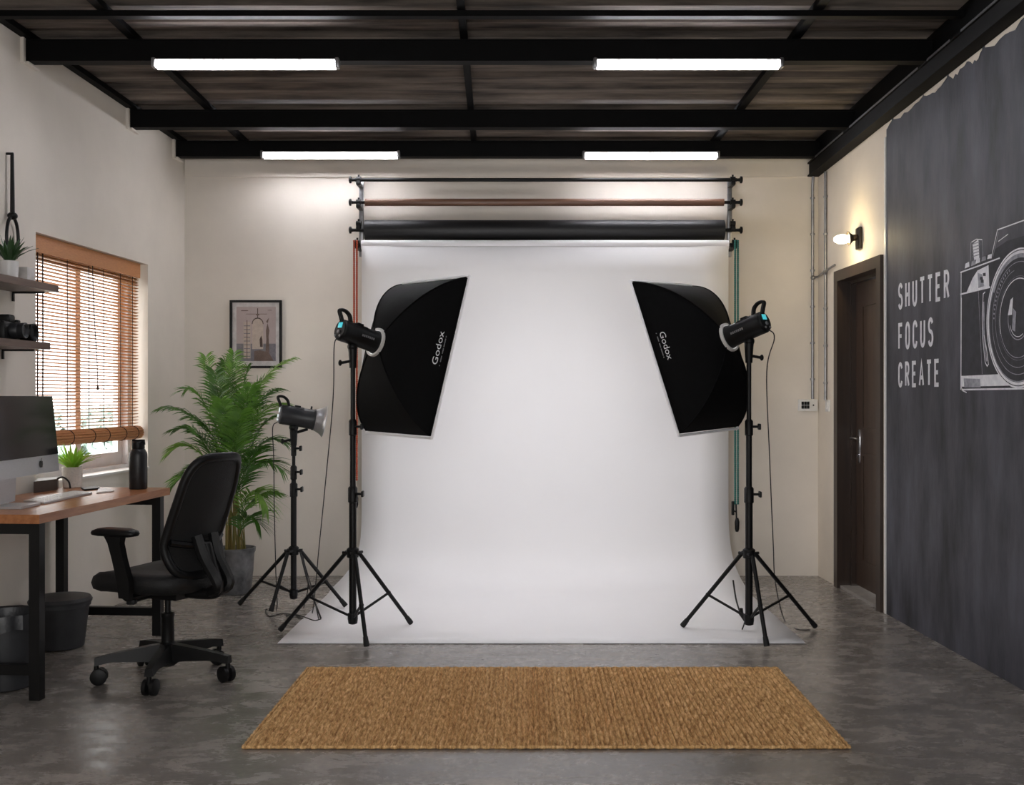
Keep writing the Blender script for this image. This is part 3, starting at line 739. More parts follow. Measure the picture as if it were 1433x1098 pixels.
# ---- small bare strobe on the third stand
xy=Vector((P(411,800,6.72).x,6.72)); 
n3=Vector((.93,.30,-.17)).normalized(); u3=(Vector((0,0,1))-n3*n3.z).normalized()
c3=P(415,583,6.72); R3=c3+n3*.112
st,M3=strobe(R3,n3,u3,'bare strobe head with a silver reflector dish on the short stand beside the palm','white',1,length=.215,r=.062,silver=True)
mb=MB(); mb.M=M3
mb.lathe([(.060,-.004),(.066,.002),(.071,.014),(.080,.036),(.096,.058),(.101,.060),(.097,.063),(.078,.040),(.066,.012),(.05,.006)],32,caps=False); o=mb.build('reflector_dish', M_silver, st); o['label']='silver reflector dish'
mb=MB(); mb.M=M3; mb.ball((0,0,.012),.035,n=14); mb.build('flash_dome', M_white, st)
yoke(M3,.215,.062,xy,P(411,612,6.72).z,-1,st,-.12)
mb=MB(); a=M3@Vector((0,-.065,-.03)); mb.tube([P(411,606,6.72),a],.009,8); mb.build('support_arm', M_black, st)
light_stand(xy,P(411,620,6.72).z,[Fl(335,848),Fl(379,859),Fl(484,851)],P(411,770,6.72).z,P(411,828,6.72).z,[P(411,684,6.72).z,P(411,660,6.72).z,P(411,627,6.72).z],'short black light stand with the bare strobe, standing right of the palm',rad=(.0185,.0145,.011))
cb=M3@Vector((0,-.05,-.222))
mb=MB(); mb.tube(spline([cb,cb+Vector((-.03,0,-.04)),P(383,640,6.75),P(384,720,6.75),P(386,800,6.7),Fl(387,853,.004),Fl(372,852,.004),Fl(377,862,.004),Fl(396,858,.004),Fl(420,862,.004)],8),.0032,6)
tag(mb.build('power_cable',M_cable),'thin black cable hanging from the bare strobe beside the palm','cable','strobe power cables')
mb=MB()
for k,(a,b) in enumerate((((420,772),(449,865)),((422,775),(446,866)),((424,778),(425,850)))):
    pa=P(a[0],a[1],6.66); pb=Fl(b[0],b[1],.006)
    mb.tube(spline([pa,(pa*.55+pb*.45)+Vector((.015*k,0,-.03)),pb],6),.006 if k==0 else .0035,6)
mb.tube(spline([Fl(449,866,.006),Fl(440,868,.006),Fl(428,864,.006),Fl(415,860,.006),Fl(400,862,.006)],6),.004,6)
tag(mb.build('extension_cord',M_cable),'black cord drooping from the short stand and trailing along the floor','cable')
mb=MB(); mb.tube(spline([P(1026,812,6.45),P(1030,838,6.3),P(1036,858,6.14)],6),.005,8)
pa=P(1037,858,6.12); mb.tube([pa+Vector((0,0,.03)),pa,pa+Vector((.02,-.02,-.03)),pa+Vector((.045,-.03,-.035))],[.010,.014,.014,.012],10)
pb=Fl(1034,871,.006); mb.tube(spline([pa+Vector((.02,-.02,-.03)),pa+Vector((.01,-.03,-.06)),Vector((pa.x,pa.y-.03,.012))],5),.004,6)
tag(mb.build('cable_plug',M_black),'small black plug on a short lead at the foot of the right stand','cable plug')

# ================================================================== RUG
def make_rug():
    m=bpy.data.materials.new('woven_jute'); m.use_nodes=True; nt=m.node_tree; N=nt.nodes; L=nt.links; b=N['Principled BSDF']
    tc=N.new('ShaderNodeTexCoord'); v=N.new('ShaderNodeTexNoise'); v.inputs['Scale'].default_value=38; v.inputs['Detail'].default_value=6; v.inputs['Roughness'].default_value=.75
    mp=N.new('ShaderNodeMapping'); mp.inputs['Scale'].default_value=(2.6,.45,1); L.new(tc.outputs['Object'],mp.inputs['Vector']); L.new(mp.outputs[0],v.inputs['Vector'])
    cr=N.new('ShaderNodeValToRGB'); e=cr.color_ramp.elements; e[0].position=.36; e[0].color=col((140,100,58)); e[1].position=.66; e[1].color=col((250,214,162)); k=e.new(.52); k.color=col((212,168,112))
    L.new(v.outputs['Fac'],cr.inputs['Fac']); L.new(cr.outputs[0],b.inputs['Base Color']); b.inputs['Roughness'].default_value=.9; b.inputs['Specular IOR Level'].default_value=.15
    n=N.new('ShaderNodeTexNoise'); n.inputs['Scale'].default_value=500; bp=N.new('ShaderNodeBump'); bp.inputs['Strength'].default_value=.5; bp.inputs['Distance'].default_value=.004
    L.new(tc.outputs['Object'],n.inputs['Vector']); L.new(n.outputs['Fac'],bp.inputs['Height']); L.new(bp.outputs[0],b.inputs['Normal'])
    a=Fl(338,1048); c=Fl(1185,1048); d=Fl(432,936); e2=Fl(1091,937)
    x0=(a.x+d.x)/2; x1=(c.x+e2.x)/2; y0=a.y; y1=(d.y+e2.y)/2
    random.seed(11); nr=100; sub=4; ny=230
    ph=[random.uniform(0,6.28) for _ in range(nr)]; am=[random.uniform(.7,1.15) for _ in range(nr)]; wob=[random.uniform(-.0025,.0025) for _ in range(nr)]
    pit=(y1-y0)/ny; W=x1-x0
    vs=[]; nx=nr*sub
    jit={}
    for j in range(ny+1):
        for i in range(nx+1):
            r=min(nr-1,i//sub); f=(i%sub)/sub
            x=x0+W*i/nx; y=y0+(y1-y0)*j/ny
            key=(r,int(j/4.4+ph[r])); g=jit.setdefault(key,random.uniform(.35,1.0))
            ridge=abs(math.sin(math.pi*f)); knot=.45+.55*abs(math.sin(math.pi*(j/4.4+ph[r])))
            z=.001+.018*ridge**1.2*(.55+.45*knot*g)*am[r]
            ed=min(j,ny-j,(i)//2,(nx-i)//2)
            if ed<3: z=.005+.009*math.sin(math.pi*min(1,(ed+.6)/4.2))*(0.75+.25*math.sin(i*1.9+j*1.7))
            if ed==0: z=.003
            vs.append((x+wob[r]*math.sin(j*.06+ph[r]), y+.002*math.sin(i*.3), z))
    fs=[(j*(nx+1)+i,j*(nx+1)+i+1,(j+1)*(nx+1)+i+1,(j+1)*(nx+1)+i) for j in range(ny) for i in range(nx)]
    t=thing('jute_rug',((x0+x1)/2,(y0+y1)/2,0),'brown woven jute rug lying on the concrete in front of the white backdrop','rug')
    mb=MB(); mb.add(vs,fs); mb.build('woven_field', m, t, smooth=70)
    mb=MB()
    for (p,q) in (((x0,y0),(x1,y0)),((x1,y0),(x1,y1)),((x1,y1),(x0,y1)),((x0,y1),(x0,y0))):
        Lh=math.hypot(q[0]-p[0],q[1]-p[1]); k=int(Lh/.011); pts=[]; rs=[]
        for i in range(k+1):
            s=i/k; pts.append((p[0]+(q[0]-p[0])*s, p[1]+(q[1]-p[1])*s, .0072)); rs.append(.0058+.0016*math.sin(i*1.6)+random.uniform(-.0006,.0006))
        mb.tube(pts,rs,8)
    mb.build('bound_edge', m, t)
make_rug()

# ================================================================== PALM
def palm():
    random.seed(21)
    bx,by=P(329,800,7.3).x,7.3
    t=thing('potted_palm',(bx,by,0),'tall green palm with arching fronds in a dark round planter by the back wall','potted plant')
    mb=MB(); mb.lathe([(.092,0),(.10,.004),(.108,.03),(.122,.16),(.128,.27),(.136,.285),(.138,.31),(.128,.312),(.122,.285),(.118,.26)],36); mb.build('planter', M_zinc, t)
    mb=MB(); mb.lathe([(.0,.262),(.06,.268),(.12,.262)],24,caps=False); mb.M=Matrix.Identity(4)
    for p in range(len(mb.v)): mb.v[p]=mb.v[p]+Vector((bx,by,0))
    mb.build('soil', M_soil, t)
    pl=[o for o in t.children if o.name.startswith('planter')][0]; pl.location=(0,0,.156)
    specs=[((322,660),(278,566),(231,570),0.02),((321,650),(292,545),(288,500),.05),((326,640),(322,545),(327,495),.0),((326,640),(345,528),(405,503),.1),
      ((328,650),(362,548),(404,570),-.05),((330,680),(358,600),(396,618),.05),((330,690),(358,625),(394,656),-.06),((320,700),(276,600),(241,630),-.02),
      ((318,720),(276,640),(244,676),.02),((332,720),(354,662),(374,708),-.08),((335,750),(345,706),(362,732),.0),((322,650),(285,540),(262,545),.12),
      ((327,650),(346,545),(372,530),.05),((324,640),(305,560),(300,520),-.15),((328,640),(340,570),(352,540),-.18),((324,690),(290,620),(270,600),-.12),
      ((330,690),(352,600),(380,585),.15),((322,670),(300,590),(268,585),-.1),((326,660),(318,590),(310,560),-.2),((330,700),(345,640),(366,625),-.15),
      ((321,710),(296,650),(272,655),-.12),((329,640),(352,555),(385,545),-.02),((326,680),(330,600),(338,575),-.22),((333,730),(350,690),(385,690),.08),
      ((326,650),(310,540),(316,505),.1),((327,655),(336,560),(346,515),.14),((322,690),(288,590),(248,600),.08)]
    canes=[(random.uniform(-.06,.06),random.uniform(-.06,.06)) for _ in range(len(specs))]
    for (s,m,e,dz),(cx,cy) in zip(specs,canes):
        dd=by-.12+dz*.5
        if dd>7.65: dd=7.65
        p0=P(s[0],s[1],by-.05+dz*.2); p1=P(m[0],m[1],dd); p2=P(e[0],e[1],dd-.02+dz*.4)
        base=Vector((bx+cx,by+cy,.262))
        stem=bez([base,base*.6+p0*.4+Vector((cx*.3,0,.05)),p0],10)
        mb=MB(); mb.tube(stem,[.0052-.0016*k/10 for k in range(11)],7); mb.build('cane', M_cane, t)
        rach=bez([p0,p1,p2],30)
        mb=MB(); mb.tube(rach,[.0042-.0032*k/30 for k in range(31)],5)
        Lr=sum((rach[k+1]-rach[k]).length for k in range(30)); nl=int(24+Lr*13)
        for k in range(nl):
            f=.10+.90*k/(nl-1); x=f*30; i=min(29,int(x)); c=rach[i].lerp(rach[i+1],x-i); tg=(rach[i+1]-rach[i]).normalized()
            sd=tg.cross(Vector((0,0,1)))
            if sd.length<.15: sd=tg.cross(Vector((.3,1,0)))
            sd.normalize(); up=sd.cross(tg)
            ll=(.25*(1-abs(f-.42)*1.1)+.02)*random.uniform(.85,1.1)*min(1,Lr/.42+.35)
            for q in (-1,1):
                d=(tg*(.75+.35*f)+sd*q*.85+up*random.uniform(.05,.35)+Vector((0,random.uniform(-.2,.2),0))).normalized()
                nrm=d.cross(tg.cross(d)).normalized() if False else (up+sd*q*.35).normalized()
                wv=d.cross(nrm).normalized(); W=.006
                pts=[]
                for a,ww in ((0,.35),(.3,1),(.65,.8),(1,.03)):
                    p=c+d*ll*a-Vector((0,0,1))*ll*.42*a*a
                    if p.y>7.93: p.y=7.93
                    pts += [p-wv*W*ww, p+nrm*W*.35*ww*(-1), p+wv*W*ww]
                fs=[]
                for r in range(3):
                    o=r*3; fs += [(o,o+1,o+4,o+3),(o+1,o+2,o+5,o+4)]
                mb.add(pts,fs)
        mb.build('frond', random.choice((M_leaf,M_leaf,M_leafb,M_leafb,M_leafc)), t, smooth=60)
palm()

# ================================================================== DESK AND WHAT STANDS ON IT
DZT=.818
d0=Fl(55,720,DZT); d1=Fl(238,682,DZT)
ax=(d1-d0).normalized(); ay=Vector((-ax.y,ax.x,0)); DL=(d1-d0).length; DD=.62   # ay points to the wall (-x)
if ay.x>0: ay=-ay
def dk(a,b,z): return d0+ax*a+ay*b+Vector((0,0,z-DZT))
def dbox(mb,a0,a1,b0,b1,z0,z1,mi=0):
    mb.hexa([dk(a0,b0,z0),dk(a1,b0,z0),dk(a1,b1,z0),dk(a0,b1,z0),dk(a0,b0,z1),dk(a1,b0,z1),dk(a1,b1,z1),dk(a0,b1,z1)],mi)
desk=thing('desk',dk(DL/2,DD/2,0),'walnut-topped desk on a black steel frame along the left wall below the window','desk')
mb=MB(); dbox(mb,0,DL,0,DD,DZT-.04,DZT); mb.build('desktop', M_wood, desk, smooth=0)
for a in (.015,DL-.115):
    for b in (.008,DD-.055):
        mb=MB(); dbox(mb,a,a+.048,b,b+.048,0,DZT-.0405); mb.build('leg', M_black, desk, smooth=0)
    mb=MB(); dbox(mb,a,a+.048,.056,DD-.055,DZT-.0875,DZT-.0405); mb.build('top_rail', M_black, desk, smooth=0)
    mb=MB(); dbox(mb,a+.004,a+.044,.056,DD-.055,.11,.155); mb.build('foot_rail', M_black, desk, smooth=0)
# monitor
ma=P(83,658,5.47); mz0=ma.z; mb_=Vector((-2.375,4.74,mz0)); mdir=(ma-mb_).normalized(); mw=(ma-mb_).length
mnrm=Vector((mdir.y,-mdir.x,0))  # faces the chair side
if mnrm.x<0: mnrm=-mnrm
def mp_(a,z,o): return mb_+mdir*a+mnrm*(o-(.10*(z-mz0) if z>mz0 else 0))+Vector((0,0,z-mz0))
mon=thing('computer_monitor',Vector(((ma.x+mb_.x)/2-.02,(ma.y+mb_.y)/2,DZT)),'large all-in-one computer monitor with a dark screen and silver chin on the desk','monitor')
mtop=P(80,554,5.47).z
def mbox(mb,a0,a1,z0,z1,o0,o1): mb.hexa([mp_(a0,z0,o0),mp_(a1,z0,o0),mp_(a1,z0,o1),mp_(a0,z0,o1),mp_(a0,z1,o0),mp_(a1,z1,o0),mp_(a1,z1,o1),mp_(a0,z1,o1)][::1])
mb=MB(); mbox(mb,0,mw,mz0,mtop,-.022,.0); 
mb.grid(lambda i,j: mp_(mw*(.5+.46*(i-.5)*2), mz0+.01+(mtop-mz0-.02)*j, -.022-.035*math.sin(math.pi*i)*math.sin(math.pi*j)),10,8)
mb.build('case', M_silver, mon, smooth=25)
mb=MB(); mbox(mb,.0,mw,mz0+.085,mtop,.0,.003); scr=mb.build('screen', M_screen, mon, smooth=0); scr['label']='dark blank screen'
mb=MB(); ac=mw-.21; zc=mz0+.044
pts=[(0,.011),(.008,.016),(.015,.012),(.017,0),(.013,-.012),(.006,-.018),(0,-.016),(-.006,-.018),(-.013,-.012),(-.017,0),(-.015,.012),(-.008,.016)]
fr=Matrix(((mdir.x,0,mnrm.x,0),(mdir.y,0,mnrm.y,0),(0,1,0,0),(0,0,0,1)))
fr.translation=mp_(ac,zc,.0005)
mb.prism([(x*1.15,y*1.15) for x,y in pts],.001,fr); mb.prism([(0,.021),(.003,.028),(.009,.031),(.007,.025)],.001,fr)
mb.build('logo', M_black, mon, smooth=0)
mb=MB(); am=mw*.36
mb.add([mp_(am-.09,mz0+.1,-.035),mp_(am+.09,mz0+.1,-.035),mp_(am+.09,mz0+.1,-.045),mp_(am-.09,mz0+.1,-.045),
        mp_(am-.09,DZT+.02,-.055),mp_(am+.09,DZT+.02,-.055),mp_(am+.09,DZT+.02,-.075),mp_(am-.09,DZT+.02,-.075)],[(0,1,5,4),(1,2,6,5),(2,3,7,6),(3,0,4,7),(0,3,2,1),(4,5,6,7)])
mbox(mb,am-.10,am+.10,DZT+.001,DZT+.012,-.08,.06); mb.build('monitor_foot', M_silver, mon, smooth=0)
# keyboard, mouse, card
def flat(name,pxs,z0,h,m,label,cat,bev=.0):
    p=[Fl(x,y,DZT) for x,y in pxs]; mb=MB()
    mb.hexa([q+Vector((0,0,z0)) for q in p]+[q+Vector((0,0,z0+h)) for q in p]); return mb,p
mb,p=flat('k',((62,705.5),(129,691),(104,688.5),(33,702.5)),.001,.009,None,'','')
kb=thing('keyboard',(p[0]+p[2])/2,'slim silver keyboard lying near the desk edge in front of the monitor','keyboard')
mb.build('keyboard_base', M_silver, kb, smooth=0)
mb=MB()
for i in range(14):
    for j in range(5):
        def q(a,b): return (p[0].lerp(p[1],a)).lerp(p[3].lerp(p[2],a),b)+Vector((0,0,.0102))
        a0=.03+.94*i/14; a1=a0+.94/14*.82; b0=.08+.84*j/5; b1=b0+.84/5*.82
        k=[q(a0,b0),q(a1,b0),q(a1,b1),q(a0,b1)]; mb.hexa(k+[v+Vector((0,0,.002)) for v in k])
mb.build('keys', M_white, kb, smooth=0)
mc=Fl(2,708,DZT); ms=thing('mouse',mc,'small white mouse with a dark top at the left edge of the desk','mouse')
mb=MB(); mb.ball((mc.x,mc.y,DZT+.008),.04,n=16,sq=(.8,1.25,.32))
for k in range(len(mb.v)): mb.v[k].z=max(mb.v[k].z,DZT+.001)
mb.build('mouse_shell', M_white, ms)
mb=MB(); mb.ball((mc.x-.003,mc.y,DZT+.014),.030,n=14,sq=(.8,1.25,.32)); mb.build('mouse_top', M_plas2, ms)
mb,p=flat('c',((135,690.5),(160,687.5),(152,684.3),(138,685)),.001,.006,None,'',''); tag(mb.build('card_stack', M_white, smooth=0),'flat white pad lying on the desk between the black phone and the water bottle','notepad')
mb,p=flat('c',((118,686.8),(140,684.6),(136,682.2),(113,684.0)),.001,.009,None,'',''); ph=mb.build('phone', M_plas, smooth=0); tag(ph,'flat black phone lying beside the small plant on the desk','phone')
# dark box behind the monitor with its cable
bp_=Fl(68,690,DZT); bxx=thing('power_box',bp_,'dark brown box behind the monitor on the desk','box')
mb=MB(); p=[Fl(47,690,DZT),Fl(80,685.5,DZT),Fl(82,682,DZT),Fl(55,684,DZT)]; mb.hexa([q+Vector((0,0,.001)) for q in p]+[q+Vector((0,0,.062)) for q in p]); mb.build('box_body', mat('dark_brown_box',(70,56,48),.5), bxx, smooth=0)
mb=MB(); mb.tube(spline([p[1]+Vector((-.02,.02,.055)),p[1]+Vector((.02,.02,.07)),p[1]+Vector((.05,.03,.045)),p[1]+Vector((.06,.03,.006))],6),.005,7); mb.build('box_lead', M_cable, bxx)
# small plant
def blades(mb,c,n,L,w,spread,seed,up=1.0):
    random.seed(seed)
    for k in range(n):
        a=random.uniform(0,6.28); s=random.uniform(.15,1)*spread; l=L*random.uniform(.7,1.1)
        d=Vector((math.cos(a)*s,math.sin(a)*s,up)).normalized(); sd=d.cross(Vector((0,0,1))); sd.normalize(); pts=[]
        for f,ww in ((0,.6),(.35,1),(.7,.75),(1,.05)):
            p=Vector(c)+Vector((math.cos(a),math.sin(a),0))*.012+d*l*f+Vector((math.cos(a)*s,math.sin(a)*s,-.9*s))*l*.45*f*f
            pts += [p-sd*w*ww,p+Vector((0,0,-.2*w)),p+sd*w*ww]
        fs=[]
        for r in range(3): o=r*3; fs += [(o,o+1,o+4,o+3),(o+1,o+2,o+5,o+4)]
        mb.add(pts,fs)
pc=Fl(100,682,DZT); pc.x+=.005
sp=thing('potted_plant',pc,'small bright green leafy plant in a pale speckled pot on the desk below the window','potted plant')
mb=MB(); mb.lathe([(.045,.001),(.05,.004),(.054,.06),(.056,.118),(.051,.118),(.049,.10),(.0,.10)],26,M=Matrix.Translation(pc)); mb.build('plant_pot', M_pot, sp)
mb=MB(); blades(mb,pc+Vector((0,0,.1)),90,.16,.009,.8,4); mb.build('foliage', M_leaf2, sp, smooth=60)
# bottle
bc=Fl(193.5,684,DZT); bo=thing('water_bottle',bc,'matt black insulated water bottle standing at the far end of the desk','bottle')
mb=MB(); mb.lathe([(.046,.001),(.049,.006),(.049,.185),(.046,.205),(.036,.222),(.030,.228)],30,M=Matrix.Translation(bc)); mb.build('bottle_body', M_bottle, bo)
mb=MB(); mb.lathe([(.034,.226),(.035,.23),(.035,.262),(.03,.268)],26,M=Matrix.Translation(bc))
mb.tube([(bc.x-.03,bc.y-.005,bc.z+.245),(bc.x-.03,bc.y-.005,bc.z+.272),(bc.x+.036,bc.y-.005,bc.z+.272),(bc.x+.036,bc.y-.005,bc.z+.248)],.0065,8); mb.build('bottle_cap', M_plas, bo)
# bins
def bin_(c,r0,r1,h,name,label,lid):
    t=thing(name,c,label,'bin')
    mb=MB(); mb.lathe([(r0,.002),(r0+.005,.006),(r1,h-.02),(r1+.008,h-.018),(r1+.008,h),(r1-.002,h),(r1-.006,h-.02),(r0-.004,.02),(0,.02)],30,M=Matrix.Translation(c)); mb.build('bin_body', M_bin, t)
    if lid:
        mb=MB(); mb.lathe([(r1+.014,h+.001),(r1+.016,h+.012),(r1+.006,h+.028),(r1*.5,h+.04),(0,h+.042)],30,M=Matrix.Translation(c)); mb.build('bin_lid', M_bin, t)
    else:
        random.seed(2); mb=MB()
        def f(i,j):
            a=i*2*math.pi; rr=r1+.014+.004*math.sin(a*9)+.003*math.sin(a*17); 
            prof=[(r1-.012,h-.06),(r1-.004,h+.006),(rr-.002,h+.012),(rr,h-.0),(rr+.002,h-.07-.02*math.sin(a*3+1))]
            p=prof[int(round(j*4))]; return Vector(c)+Vector((p[0]*math.cos(a),p[0]*math.sin(a),p[1]))
        mb.grid(f,48,4); mb.build('bin_liner', M_bag, t)
bin_(Vector((-2.50,5.72,0)),.115,.145,.24,'lidded_bin','squat dark lidded bin under the desk against the wall',True)
bin_(Vector((-2.405,4.93,0)),.105,.135,.335,'waste_bin','open dark waste bin with a grey liner behind the near desk leg',False)

# ================================================================== SHELVES, LEFT WALL
def shelf(pxe,pyt,label):
    k=(pxe-VX)/FX; y1=-2.5/k; z=H+(VY-pyt)*y1/FX; y0=4.3
    t=thing('wall_shelf',(lwx(5)+.1,5.0,z-.04),label,'shelf','walnut wall shelves')
    mb=MB(); xo=lambda y: lwx(y)+(-2.5-lwx(y1))
    th=.036
    mb.hexa([(lwx(y0),y0,z-th),(xo(y0),y0,z-th),(xo(y1),y1,z-th),(lwx(y1),y1,z-th),(lwx(y0),y0,z),(xo(y0),y0,z),(xo(y1),y1,z),(lwx(y1),y1,z)]); mb.build('board', M_shelf, t, smooth=0)
    for yb in (y1-.02,4.5):
        mb=MB(); mb.box((lwx(yb)+.002,yb-.02,z-th-.009),(lwx(yb)+.17,yb-.004,z-th-.0005),.002); mb.box((lwx(yb)+.002,yb-.02,z-th-.05),(lwx(yb)+.01,yb-.004,z-th-.009)); mb.build('shelf_bracket', M_black, t)
    return z,y1
zu,yu=shelf(82,399.5,'upper walnut wall shelf left of the window, holding a small plant')
zl,yl=shelf(70.5,479.5,'lower walnut wall shelf left of the window, holding black cameras')
# plant pot and box on the upper shelf
def on_shelf(px,z,off):    # point on shelf line at distance off from the wall
    k=(px-VX)/FX; y=(LX+off-8*LS)/(k-LS); return Vector((lwx(y)+off,y,z))
pc=on_shelf(13,zu,.12); sp=thing('potted_succulent',pc,'dark green succulent in a white pot on the upper wall shelf','potted plant')
mb=MB(); mb.lathe([(.036,.001),(.040,.004),(.045,.095),(.041,.095),(.039,.08),(0,.08)],24,M=Matrix.Translation(pc)); mb.build('plant_pot', M_potw, sp)
mb=MB(); blades(mb,pc+Vector((0,0,.085)),44,.145,.011,.7,8); mb.build('foliage', M_leaf3, sp, smooth=60)
q=on_shelf(34,zu,.10); mb=MB(); mb.box((q.x-.035,q.y-.04,zu+.001),(q.x+.035,q.y+.04,zu+.083),.003); 
o=mb.build('storage_box', M_box); tag(o,'small pale box beside the succulent on the upper wall shelf','box')
# cameras on the lower shelf
def camera_body(c,s,label,lens):
    t=thing('camera',c,label,'camera','cameras on the lower wall shelf'); x,y,z=c
    mb=MB(); mb.box((x-.03*s,y-.07*s,z+.001),(x+.03*s,y+.07*s,z+.085*s),.012*s); mb.box((x-.025*s,y-.03*s,z+.08*s),(x+.03*s,y+.03*s,z+.115*s),.01*s); mb.box((x-.02*s,y+.04*s,z+.08*s),(x+.035*s,y+.068*s,z+.095*s),.006*s); mb.build('camera_body', M_plas, t)
    mb=MB(); M=Matrix.Translation((x+.028*s,y,z+.045*s))@Matrix.Rotation(math.pi/2,4,'Y')
    mb.lathe([(.036*s,0),(.036*s,.03*s),(.033*s,.034*s),(.035*s,.06*s),(.03*s,.062*s),(.022*s,.05*s)],24,M=M); mb.build('lens', M_plas2, t)
q=on_shelf(8,zl,.115); camera_body(q,1.15,'larger black camera on the lower wall shelf','l')
q=on_shelf(36,zl,.12); mb=MB(); t=thing('camera_lens',q,'round black camera lens lying on the lower wall shelf right of the larger camera','lens')
mb=MB(); M=Matrix.Translation((q.x-.04,q.y+.0,q.z+.05))@Matrix.Rotation(math.pi/2,4,'Y'); mb.lathe([(.040,-.02),(.049,-.015),(.049,.02),(.045,.024),(.047,.06),(.049,.085),(.044,.088),(.03,.07)],28,M=M); mb.build('lens_barrel', M_plas, t)
mb=MB(); mb.box((q.x-.06,q.y-.10,q.z+.001),(q.x-.0,q.y-.055,q.z+.075),.01); mb.build('lens_hood', M_plas, t)
# black hanging tool on the wall
top=LW(9,215); mid=LW(9.5,302); t=thing('wall_hung_strap_rod',top+Vector((.02,0,-.4)),'black rod ending in an oval loop hung high on the left wall above the shelves','hanging rod')
o=Vector((.03,0,0))
mb=MB(); mb.tube([top+o,mid+o],[.009,.012],10); mb.tube([top+Vector((-.0,0,.0)),top+o*1.2],.007,8); mb.build('rod', M_black, t)
mb=MB(); mb.ball(mid+o,.026,n=12,sq=(1,1,.8)); mb.build('joint', M_black, t)
mb=MB(); wv=Vector((-LS,1,0)).normalized()*-1
for s in (-1,1):
    pts=[mid+o+wv*s*x*.55+Vector((0,0,-z)) for x,z in ((.02,.0),(.10,.04),(.135,.11),(.115,.18),(.08,.215))]
    mb.tube(spline(pts,5),[.009]*21,8)
mb.build('loop', M_black, t)

